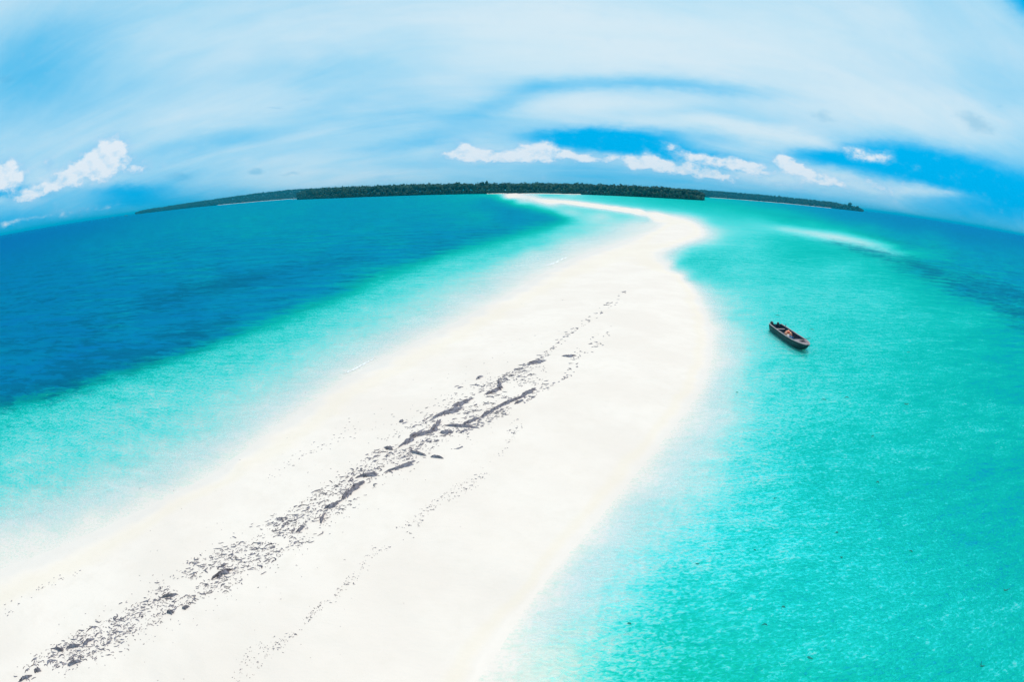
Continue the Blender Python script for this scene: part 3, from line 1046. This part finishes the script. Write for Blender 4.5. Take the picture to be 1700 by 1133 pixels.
# foredeck planks
npl = 7
deck_t0 = .765
bm = bmesh.new()
rows = []
for i in range(13):
    t = deck_t0 + (1 - deck_t0) * i / 12
    rows.append([bm.verts.new((t * LEN, y * (half_beam(t) - .055), sheer(t) + .012 + .035 * (1 - y * y))) for y in np.linspace(-1, 1, 9)])
for a, b in zip(rows, rows[1:]):
    for k in range(8):
        bm.faces.new((a[k], a[k + 1], b[k + 1], b[k]))
ex = bmesh.ops.extrude_face_region(bm, geom=list(bm.faces))
for v in [g for g in ex['geom'] if isinstance(g, bmesh.types.BMVert)]:
    v.co.z -= .03
deck = bm_obj('foredeck', bm, M_DECK, boat)
t = .865
hatch = bm_obj('hatch', box_bm(t * LEN, 0, sheer(t) + .058, .42, .30, .05), M_DARK, deck, bevel=.006)  # solid black block, painted as the shade inside the open hatch
bmc = box_bm(t * LEN - .23, 0, sheer(t) + .06, .03, .36, .07)
box_bm(t * LEN + .23, 0, sheer(t) + .06, .03, .36, .07, bm=bmc)
box_bm(t * LEN, .17, sheer(t) + .06, .43, .03, .07, bm=bmc)
box_bm(t * LEN, -.17, sheer(t) + .06, .43, .03, .07, bm=bmc)
bm_obj('hatch_coaming', bmc, M_DECK, deck)
bm_obj('bulkhead', box_bm(deck_t0 * LEN, 0, .28, .04, half_beam(.76) * 2 - .12, .42), M_INNER, boat)
# thwarts, ribs, floorboards
for tt in (.14, .34, .62):
    bm_obj('bench', box_bm(tt * LEN, 0, .31, .22, half_beam(tt) * 2 - .12, .035), M_INNER if tt > .2 else M_RAIL, boat, bevel=.006)
for tt in np.linspace(.08, .72, 9):
    for side in (-1, 1):
        bm_obj('rib', box_bm(tt * LEN, side * (half_beam(tt) - .075), 0.25, .05, .035, .34), M_INNER, boat)
for k in range(5):
    bm_obj('floorboard', box_bm(.40 * LEN, -.32 + k * .16, .075, .62 * LEN, .13, .02), M_INNER, boat, bevel=.003)


def outboard(x, y, turn, big):
    e = empty('outboard_motor', (x, y, .34), turn)
    e.parent = boat
    s = .82 if big else .7
    bm = bmesh.new()
    prof = [(.10, -.02), (.15, .02), (.17, .12), (.165, .24), (.12, .32), (.05, .345)]
    rings = []
    for r_, z_ in prof:
        rings.append([bm.verts.new((r_ * 1.35 * math.cos(q) * s - .03, r_ * .85 * math.sin(q) * s, z_ * s + .05)) for q in np.linspace(0, 2 * math.pi, 15)[:-1]])
    for a, b in zip(rings, rings[1:]):
        for k in range(14):
            bm.faces.new((a[k], a[(k + 1) % 14], b[(k + 1) % 14], b[k]))
    bm.faces.new(rings[0][::-1])
    bm.faces.new(rings[-1])
    bm_obj('cowling', bm, M_ENGINE, e, smooth=True)
    bmx = box_bm(-.06, 0, -.22, .13, .07, .52)
    box_bm(-.10, 0, -.46, .24, .17, .015, bm=bmx)
    bm_obj('drive_leg', bmx, M_ENGINE, e, bevel=.004)
    bmx = tube_bm([(-.16, 0, -.60), (-.04, 0, -.60), (.10, 0, -.60), (.17, 0, -.60)], [.035, .05, .045, .012], 10)
    box_bm(-.03, 0, -.52, .10, .03, .12, bm=bmx)
    bm_obj('gearcase', bmx, M_ENGINE, e)
    bmx = bmesh.new()
    for k in range(3):
        rot = Matrix.Rotation(k * 2 * math.pi / 3, 4, 'X') @ Matrix.Rotation(.5, 4, 'Z')
        M2 = Matrix.Translation((-.19, 0, -.60)) @ Matrix.Rotation(k * 2 * math.pi / 3, 4, 'X') @ Matrix.Translation((0, 0, .07)) @ Matrix.Rotation(.5, 4, 'Z') @ Matrix.Diagonal((.012, .07, .11, 1))
        bmesh.ops.create_cube(bmx, size=1, matrix=M2)
    bm_obj('propeller', bmx, M_METAL, e)
    bm_obj('tiller', tube_bm([(.12, 0, .05), (.35, .02, .10), (.55, .03, .13)], [.018, .016, .022], 8), M_METAL, e)
    bm_obj('clamp_bracket', box_bm(.06, 0, -.02, .10, .22, .18), M_METAL, e, bevel=.006)


outboard(-.06, -.26, R(10), True)
outboard(-.05, .28, R(-6), False)
bm_obj('mooring_post', tube_bm([(.9, half_beam(.15) - .03, .35), (.9, half_beam(.15) - .03, .72)], .025, 8), M_POLE, boat)


def heap_mesh(name, loc, rx, ry, rz_, mat, seed, parent=None, sub=3, amp=.25):
    bm = bmesh.new()
    bmesh.ops.create_icosphere(bm, subdivisions=sub, radius=1)
    for v in bm.verts:
        n = mnoise.fractal(v.co * 1.8 + Vector((seed, seed * 2, 0)), 1.0, 2.0, 3)
        v.co *= 1 + amp * n
        v.co = Vector((v.co.x * rx, v.co.y * ry, max(v.co.z, -.25) * rz_))
    o = bm_obj(name, bm, mat, parent, smooth=True)
    if loc:
        o.location = loc
    return o


def in_boat(x, y, z):
    c, s = math.cos(heading), math.sin(heading)
    return (stern.x + x * c - y * s, stern.y + x * s + y * c, z)


bx, by, bz = in_boat(.43 * LEN, .02, .088)
bun = empty('tarpaulin_bundle', (bx, by, bz), heading)
tag(bun, 'peach and orange tarpaulin bundle heaped amidships inside the dark boat', 'bundle')
heap_mesh('tarpaulin', (0, 0, .12), .42, .30, .42, M_ORANGE, 3, bun)
heap_mesh('red_rag', (.16, -.05, .44), .15, .12, .10, M_RED, 5, bun, 2)
heap_mesh('white_cloth', (.42, -.20, .10), .24, .12, .28, M_WHITE, 8, bun, 2)
bx, by, bz = in_boat(.545 * LEN, -.05, .086)
can = empty('fuel_can', (bx, by, bz), heading + .4)
tag(can, 'blue plastic jerrycan on the boat floor ahead of the orange bundle', 'jerrycan')
bm_obj('body', box_bm(0, 0, .15, .34, .20, .30), M_BLUE, can, bevel=.03)
bm_obj('handle', tube_bm([(-.08, 0, .29), (-.07, 0, .36), (.07, 0, .36), (.09, 0, .29)], .016, 8), M_BLUE, can)
bm_obj('cap', tube_bm([(.13, 0, .29), (.13, 0, .335)], .03, 10), M_DARK, can)
# pole over the far rail near the bow
pa = Vector(in_boat(.70 * LEN, half_beam(.7) - .35, .42))
pxe, pye = on_plane(1346, 562, .60)
pb = Vector((float(pxe), float(pye), .60))
pm = tube_bm([pa, pa.lerp(pb, .5) + Vector((0, 0, .02)), pb], [.025, .022, .015], 8)
for v in pm.verts:
    v.co -= pa
pole = bm_obj('boat_pole', pm, M_POLE)
pole.location = pa
tag(pole, 'thin dark pole across the far rail at the bow, sticking out over the water', 'pole')

# ------------------------------------------------------------------ dark rocks seen in the shallow water
m_rock, t_, o_ = material('coral_rock')
pp = t_.new('ShaderNodeTexCoord').outputs['Object']
t_.put(o_.inputs[0], principled(t_, t_.mix(t_.noise(pp, 8, 4), (.03, .04, .035), (.10, .11, .09)), .9, .1, t_.bump(t_.noise(pp, 20, 4), .02)))
ROCKS = [(1389,885,3),(1397,926,3),(1270,1038,4),(1344,1093,5),(1630,1106,5),(1669,980,4),(1253,914,2.5),(1158,937,4),(1513,916,2.5),(1300,1009,4),(1449,725,3),(1045,1036,4),(1457,801,3),(1286,828,2.5),(1369,664,4),(1406,660,4.5),(1504,671,5),(1508,585,3),(1348,547,4),(1291,524,4),(1224,652,2)]
m_float, t_, o_ = material('wet_weed')
pp = t_.new('ShaderNodeTexCoord').outputs['Object']
t_.put(o_.inputs[0], principled(t_, t_.mix(t_.noise(pp, 8, 4), (.008, .20, .17), (.02, .28, .24)), .7, .2))


def wet_clump(px, py, s, i, label):
    x, y = (float(q) for q in on_plane(px, py, 0))
    dist = math.sqrt(x * x + y * y + 100)
    size = s * 1.15 / F_PX * dist
    V, F_ = ragged(0, 0, 0, size * random.uniform(1.2, 2.0), size * random.uniform(.6, 1.0), math.atan2(-x, y) + random.uniform(-.4, .4), i * 11 + 5, 12, .02, .5)
    o = mesh_obj('floating_seaweed', V, F_, m_float, smooth=False)
    o.location = (x, y, .008)
    if label:
        tag(o, label, 'seaweed')
    else:
        tag(o, 'small dark tuft of seaweed afloat on the turquoise water right of the sandbar', 'seaweed', 'floating tufts of seaweed')


# two low rocks off the end of the left wood, on the horizon
for px, py, s, lab in ((187, 359.5, 11, 'small dark islet on the horizon farthest left of the long wooded point'), (209, 356.5, 16, 'low dark islet on the horizon just off the tip of the left wooded point')):
    a, _ = azel(px, py)
    dist = 5000
    o = heap_mesh('sea_rock', (dist * math.sin(a), dist * math.cos(a), -.5), s, s * .6, s * .3, m_rock, px, sub=2, amp=.4)
    tag(o, lab, 'islet')

# white boats drawn up where the two woods meet
def little_boat(px, dist, s, label):
    a, _ = azel(px, 328)
    e = empty('white_boat', (dist * math.sin(a), dist * math.cos(a), 0), random.uniform(-.4, .4))
    tag(e, label, 'boat')
    bm = bmesh.new()
    rows = []
    for t in np.linspace(0, 1, 8):
        hb = 1.4 * s * (1 - max(0, t - .5) ** 2 * 3.6)
        rows.append([bm.verts.new(((t - .5) * 9 * s, yy * hb, zz)) for yy, zz in ((-1, 1.5 * s + t * .5), (-.7, -.2), (.7, -.2), (1, 1.5 * s + t * .5))])
    for r0, r1 in zip(rows, rows[1:]):
        for k in range(4):
            bm.faces.new((r0[k], r0[(k + 1) % 4], r1[(k + 1) % 4], r1[k]))
    bm.faces.new(rows[0])
    bm.faces.new(rows[-1])
    bm_obj('hull', bm, M_WHITE, e)
    bm_obj('cabin', box_bm(-.6 * s, 0, 2.4 * s, 3.4 * s, 1.9 * s, 2.0 * s), M_WHITE, e, bevel=.1)


little_boat(498, 2350, 1.3, 'rightmost of the tiny white boats by the left end of the middle island')
little_boat(493, 2500, 1.1, 'middle one of the tiny white boats off the left end of the middle island')
little_boat(487, 2650, 1.2, 'leftmost of the tiny white boats below the far wooded point')

# ------------------------------------------------------------------ seaweed cast up on the sand
m_weed, t_, o_ = material('dried_seaweed')
pp = t_.new('ShaderNodeNewGeometry').outputs['Position']
wn_ = t_.noise(pp, 9, 4, .7)
c = t_.mix(t_.ss(wn_, .3, .7), (.12, .118, .145), (.33, .32, .37))
c = t_.mix(t_.ss(t_.noise(pp, 1.3, 3), .5, .75, 0, .5), c, (.13, .10, .085))
t_.put(o_.inputs[0], principled(t_, c, .85, .25, t_.bump(t_.noise(pp, 30, 4, .7), .03)))


def ragged(cx, cy, cz, L, W, ang, seed, n=14, hgt=.03, rag=.35, rough_seed=None):
    """one low clump: outline of n points round a raised middle; returns verts, tris"""
    r = np.random.default_rng(seed)
    a = np.linspace(0, 2 * math.pi, n + 1)[:-1] + r.uniform(-.12, .12, n)
    k = 1 + r.uniform(-rag, rag, n) + .2 * np.sin(a * 3 + r.uniform(0, 6)) + .15 * np.sin(a * 5 + r.uniform(0, 6))
    bend = r.uniform(-1.6, 1.6) * W
    x, y = np.cos(a) * L / 2 * k, np.sin(a) * W / 2 * k
    y = y + bend * ((x / (L / 2)) ** 2 - .4)
    c, s = math.cos(ang), math.sin(ang)
    out = np.stack([cx + x * c - y * s, cy + x * s + y * c, np.zeros(n)], 1)
    x2, y2 = x * .6, (y - bend * ((x / (L / 2)) ** 2 - .4)) * .6 + bend * ((x * .6 / (L / 2)) ** 2 - .4)
    mid = np.stack([cx + x2 * c - y2 * s, cy + x2 * s + y2 * c, hgt * r.uniform(.5, 1.2, n)], 1)
    out[:, 2] = -.012
    ctr = np.array([[cx - (-bend * .4) * s * 0, cy, hgt * .8]])
    ctr[0, 0] = cx + (bend * .4) * s
    ctr[0, 1] = cy - (bend * .4) * c
    V = np.concatenate([out, mid, ctr])
    F_ = []
    for i in range(n):
        j = (i + 1) % n
        F_ += [[i, j, n + j], [i, n + j, n + i], [n + i, n + j, 2 * n]]
    return V, np.array(F_)


def drape(V, lift=0.0):
    z = height_at(V[:, 0], V[:, 1])
    V = V.copy()
    V[:, 2] += np.maximum(z, 0) + relief(V[:, 0], V[:, 1]) + lift + .006
    return V


def px_dir(px, py, deg):
    x0, y0, _ = ground(np.array(px, float), np.array(py, float))
    x1, y1, _ = ground(np.array(px + 6 * math.cos(R(deg))), np.array(py - 6 * math.sin(R(deg))))
    dx, dy = float(x1 - x0), float(y1 - y0)
    return float(x0), float(y0), math.atan2(dy, dx), math.hypot(dx, dy) / 6


def outline_mat(cx, cy, Lp, Wp, deg, seed, n=44):
    """big mat: outline drawn round its centre line in the picture, then laid on the sand"""
    r = np.random.default_rng(seed)
    a = np.linspace(0, 2 * math.pi, n + 1)[:-1]
    k = 1 + r.uniform(-.42, .34, n) + .18 * np.sin(a * 3 + r.uniform(0, 6)) + .15 * np.sin(a * 7 + r.uniform(0, 6))
    bend = r.uniform(-.25, .25) * Wp
    rings = []
    for f in (1, .72, .4):
        x = np.cos(a) * Lp / 2 * k * f
        y = np.sin(a) * Wp / 2 * k * f + bend * np.sin(np.cos(a) * f * 2.2)
        c, s = math.cos(R(deg)), math.sin(R(deg))
        rings.append((cx + x * c - y * s, cy - (x * s + y * c)))
    rings.append((np.array([cx]), np.array([cy])))
    px = np.concatenate([q[0] for q in rings])
    py = np.concatenate([q[1] for q in rings])
    x, y, z = ground(px, py)
    h = np.concatenate([np.full(n, -.015), r.uniform(.03, .09, n), r.uniform(.04, .11, n), [.08]])
    V = np.stack([x, y, z + relief(x, y) + h], 1)
    F_ = []
    for i in range(n):
        j = (i + 1) % n
        F_ += [[i, j, n + j], [i, n + j, n + i], [n + i, n + j, 2 * n + j], [n + i, 2 * n + j, 2 * n + i], [2 * n + i, 2 * n + j, 3 * n]]
    return V, np.array(F_)


MATS = [
 (744,685,46,13,22,'broad grey-blue seaweed mat at the middle of the main drift line, the largest one'),
 (766,670,34,10,25,'grey seaweed mat joined to the upper right end of the largest mat'),
 (724,708,26,14,50,'steep blocky seaweed mat just below the largest one'),
 (682,730,50,12,32,'long thick seaweed mat on the upper drift edge left of the blocky one'),
 (707,720,28,7,15,'thin seaweed mat linking the long thick mat with the blocky one'),
 (829,640,16,13,-60,'squarish seaweed mat hanging from the thin upper drift line'),
 (819,650,30,7,20,'narrow seaweed mat below the squarish one on the upper drift line'),
 (891,602,28,9,15,'farthest solid seaweed mat at the top end of the upper drift line'),
 (875,654,30,10,35,'seaweed mat at the top end of the lower drift line'),
 (846,668,42,7,18,'long thin seaweed mat in the middle of the lower drift line'),
 (815,684,42,7,28,'slanting seaweed mat on the lower drift line beneath the long thin one'),
 (782,700,26,7,20,'small seaweed mat at the lower left end of the lower drift line'),
 (763,708,46,6,-3,'flat level streak of seaweed between the two drift lines'),
 (668,775,46,7,18,'seaweed mat lying alone along the lower edge of the drift, below the blocky ones'),
 (582,817,40,13,40,'thick blue-grey seaweed mat where the drift line narrows below the middle'),
 (612,790,34,9,10,'ragged seaweed mat just above the narrow part of the drift line'),
 (552,840,26,9,25,'short seaweed mat below the narrow part of the drift line'),
 (369,954,32,10,30,'dense blue-grey seaweed heap in the scattered lower part of the drift'),
]
for i, (cx, cyy, L_, W_, dg, lab) in enumerate(MATS):
    V, F_ = outline_mat(cx, cyy, L_, W_ * .66, dg, 100 + i)
    org = V.mean(0)
    o = mesh_obj('seaweed_mat', V - org, F_, m_weed, smooth=False)
    o.location = org
    tag(o, lab, 'seaweed', 'larger mats of cast-up seaweed')

acc_v, acc_f, off = [], [], 0


def add(V, F_):
    global off
    acc_v.append(V)
    acc_f.append(F_ + off)
    off += len(V)


for cx, cyy, L_, W_, dg in [(693,753,28,6,-10),(688,722,18,9,10),(740,719,22,6,0),(646,745,16,10,-20),(595,805,24,7,15),(99,1080,14,8,0),(122,1075,24,5,15),(145,1067,20,6,30),(63,1115,12,9,40),(43,1127,22,6,25),(122,1103,24,8,10),(280,991,28,4,10),(283,1018,14,6,0),(308,1010,12,6,10),(535,862,20,8,60),(500,880,16,6,30),(945,592,22,4,0),(667,700,10,5,10),(862,668,20,4,25),(795,628,14,5,20),(725,760,22,4,-5)]:
    add(*outline_mat(cx, cyy, L_ * .9, W_ * .6, dg, int(cx * 7 + cyy), 26))


def scatter(path, n, size, edge=.25, ang_spread=35, power=1.0, hgt=.02, asp=(.22, .5)):
    """path: (px, py, half width px, weight). size: picture size range of one clump"""
    p = np.array(path, float)
    seg = np.hypot(np.diff(p[:, 0]), np.diff(p[:, 1]))
    wt = seg * (p[:-1, 3] + p[1:, 3]) / 2
    cum = np.concatenate([[0], np.cumsum(wt)])
    P_ = []
    for i in range(n):
        q = random.uniform(0, cum[-1])
        k = min(int(np.searchsorted(cum, q) - 1), len(seg) - 1)
        k = max(k, 0)
        f = (q - cum[k]) / max(wt[k], 1e-6)
        b = p[k] * (1 - f) + p[k + 1] * f
        tx, ty = (p[k + 1, :2] - p[k, :2]) / seg[k]
        # two denser edges, thinner middle
        s = random.gauss(random.choice((-.6, .55, 0)), .28) * b[2]
        j = random.uniform(-6, 6)
        P_.append((b[0] + tx * j - ty * s, b[1] + ty * j + tx * s, math.degrees(math.atan2(-ty, tx))))
    P_ = np.array(P_)
    X, Y, Z = ground(P_[:, 0], P_[:, 1])
    X1, Y1, _ = ground(P_[:, 0] + 6 * np.cos(np.radians(P_[:, 2])), P_[:, 1] - 6 * np.sin(np.radians(P_[:, 2])))
    clump = vnoise(X, Y, 1.1, 9) * .5 + vnoise(X, Y, 3.0, 12) * .5
    for i in range(n):
        if clump[i] < random.uniform(.28, .55):       # strewn in drifts, with bare gaps
            continue
        dist = math.sqrt(X[i] ** 2 + Y[i] ** 2 + 90)
        s = random.uniform(*size) * random.uniform(.5, 1.25) ** power / F_PX * dist
        ang = math.atan2(Y1[i] - Y[i], X1[i] - X[i]) + R(random.gauss(0, ang_spread)) - .35
        V, F_ = ragged(X[i], Y[i], 0, s, s * random.uniform(*asp), ang, random.randrange(10 ** 9), random.choice((8, 10, 12)), hgt * min(1.6, s * 4), .45)
        add(V, F_)


main = [(35,1140,18,.75),(100,1090,26,.75),(150,1068,30,.8),(200,1045,30,.7),(260,1005,32,.85),(330,968,38,.95),(395,930,38,1.0),(445,905,38,1.0),(500,868,34,1.0),(550,830,28,.9),(600,795,24,.9),(650,757,28,1.0),(700,725,30,.9),(740,700,38,.85),(790,672,40,.7),(835,650,34,.6),(875,632,24,.5),(905,612,12,.3)]
main = [(a, b, c * .92, d) for a, b, c, d in main]
scatter(main, 1700, (4, 13), ang_spread=38, asp=(.12, .34))
scatter(main, 3000, (2, 6), ang_spread=60, asp=(.18, .4))
wide = [(a, b, c * 1.6, d) for a, b, c, d in main]
scatter(wide, 700, (1.5, 4), ang_spread=80)
scatter([(780,660,6,1),(830,632,6,1.2),(865,612,6,1),(895,600,5,.8),(905,590,5,.8),(925,572,5,.4),(940,558,5,.5),(960,545,4,.1),(975,535,6,.7),(990,525,7,.3),(1005,508,6,.8),(1022,500,7,.9),(1037,485,3,.5)], 330, (3, 8), ang_spread=25)
scatter([(760,718,10,1),(800,700,9,1),(850,678,8,1),(885,655,8,1),(915,637,7,.7),(930,630,5,.3),(950,612,10,.8),(955,595,9,.6),(985,570,12,.4),(1000,560,12,.4),(1020,540,12,.25)], 330, (3, 9), ang_spread=30)
faint = [(385,1140,22,.9),(425,1090,20,1.2),(470,1066,9,1),(530,1010,6,.5),(560,988,7,1.1),(590,960,9,.8),(625,915,8,.9),(660,890,14,1.1),(700,858,9,1.0),(716,842,7,1.2),(770,808,12,.8),(800,795,8,.9),(820,765,7,.7),(840,738,7,.7),(865,700,9,.8)]
scatter(faint, 330, (1.8, 5), ang_spread=45)
scatter(faint, 400, (1, 2.6), ang_spread=80)
scatter([(10,1015,8,.5),(60,985,6,.8),(100,960,6,1),(135,948,6,1)], 60, (2, 5), ang_spread=20)
scatter([(435,800,8,.6),(480,770,7,1),(535,738,8,1),(600,705,16,.6),(665,690,14,.8)], 110, (1.5, 5), ang_spread=25)
scatter([(250,1140,200,.5),(400,1000,200,.5),(600,800,150,.5),(800,650,90,.4),(950,520,60,.2)], 260, (1, 3.2), ang_spread=90)
V = np.concatenate(acc_v)
V = drape(V)
n_out = sum(len(a) for a in acc_v[:21])
V[:n_out] = np.concatenate(acc_v)[:n_out]
tag(mesh_obj('seaweed_litter', V, np.concatenate(acc_f), m_weed, smooth=False), 'scattered dark shreds of dried seaweed strewn along the drift lines on white sand', 'seaweed', None, 'stuff')

NAMED = {(1291,524): 'small dark tuft of seaweed afloat just beyond the stern of the boat', (1348,547): 'small dark tuft of seaweed afloat beyond the middle of the boat',
         (1369,664): 'left one of two dark seaweed tufts floating below the boat', (1406,660): 'right one of two dark seaweed tufts floating below the boat',
         (1504,671): 'dark seaweed tuft floating alone to the lower right of the boat', (1224,652): 'tiny seaweed tuft afloat at the edge of the sandbar shallows, left below the boat'}
for i, (px, py, s) in enumerate(ROCKS):
    wet_clump(px, py, s, i, NAMED.get((px, py)))

# ------------------------------------------------------------------ little breaking wavelets on the left shore
m_foam, t_, o_ = material('foam')
pp = t_.new('ShaderNodeNewGeometry').outputs['Position']
t_.put(o_.inputs[0], principled(t_, (.86, .88, .88), .7, .2, t_.bump(t_.noise(pp, 14, 4), .03)))


def wavelet(p0, p1, wpx, label, seed, n=40):
    r = np.random.default_rng(seed)
    V, F_ = [], []
    for i in range(n):
        f = i / (n - 1)
        px, py = p0[0] + (p1[0] - p0[0]) * f, p0[1] + (p1[1] - p0[1]) * f + math.sin(f * 5) * 1.0 + r.uniform(-.35, .35)
        w_ = wpx * math.sin(math.pi * min(max(f, .03), .97)) ** .7 * (r.uniform(.05, 1.3) if r.uniform() > .15 else .04)
        for k, z in ((-.5, .006), (-.1, .035), (.5, .006)):
            x, y = on_plane(px - k * .4, py + k * w_, 0)
            V.append((float(x), float(y), z + (r.uniform(0, .02) if k == -.1 else 0)))
        if i:
            a = (i - 1) * 3
            F_ += [(a, a + 1, a + 4, a + 3), (a + 1, a + 2, a + 5, a + 4)]
    V = np.array(V)
    z = np.maximum(height_at(V[:, 0], V[:, 1]), 0)
    V[:, 2] += z
    o = mesh_obj('breaking_wave', V, F_, m_foam)
    tag(o, label, 'wave')


wavelet((570, 621), (624, 596), 3.6, 'nearer thin white line of breaking foam on the left waterline', 1)
wavelet((906, 441), (944, 427), 3.6, 'farther short white breaking wavelet on the left waterline near the bend', 2)

# ------------------------------------------------------------------ the sea air
bmz = box_bm(0, 0, 49, 96000, 96000, 104)
mh = bpy.data.materials.new('sea_air')
mh.use_nodes = True
th = NT(mh.node_tree)
th.n.clear()
oh = th.new('ShaderNodeOutputMaterial')
pv = th.new('ShaderNodeVolumePrincipled')
pv.inputs['Color'].default_value = (.0, .68, 1.0, 1)
pv.inputs['Density'].default_value = HAZE_DENSITY
pv.inputs['Anisotropy'].default_value = 0.0
th.put(oh.inputs['Volume'], pv.outputs[0])
tag(bm_obj('haze', bmz, mh), kind='stuff')
print('faces', sum(len(o.data.polygons) for o in COL.objects if o.type == 'MESH'))
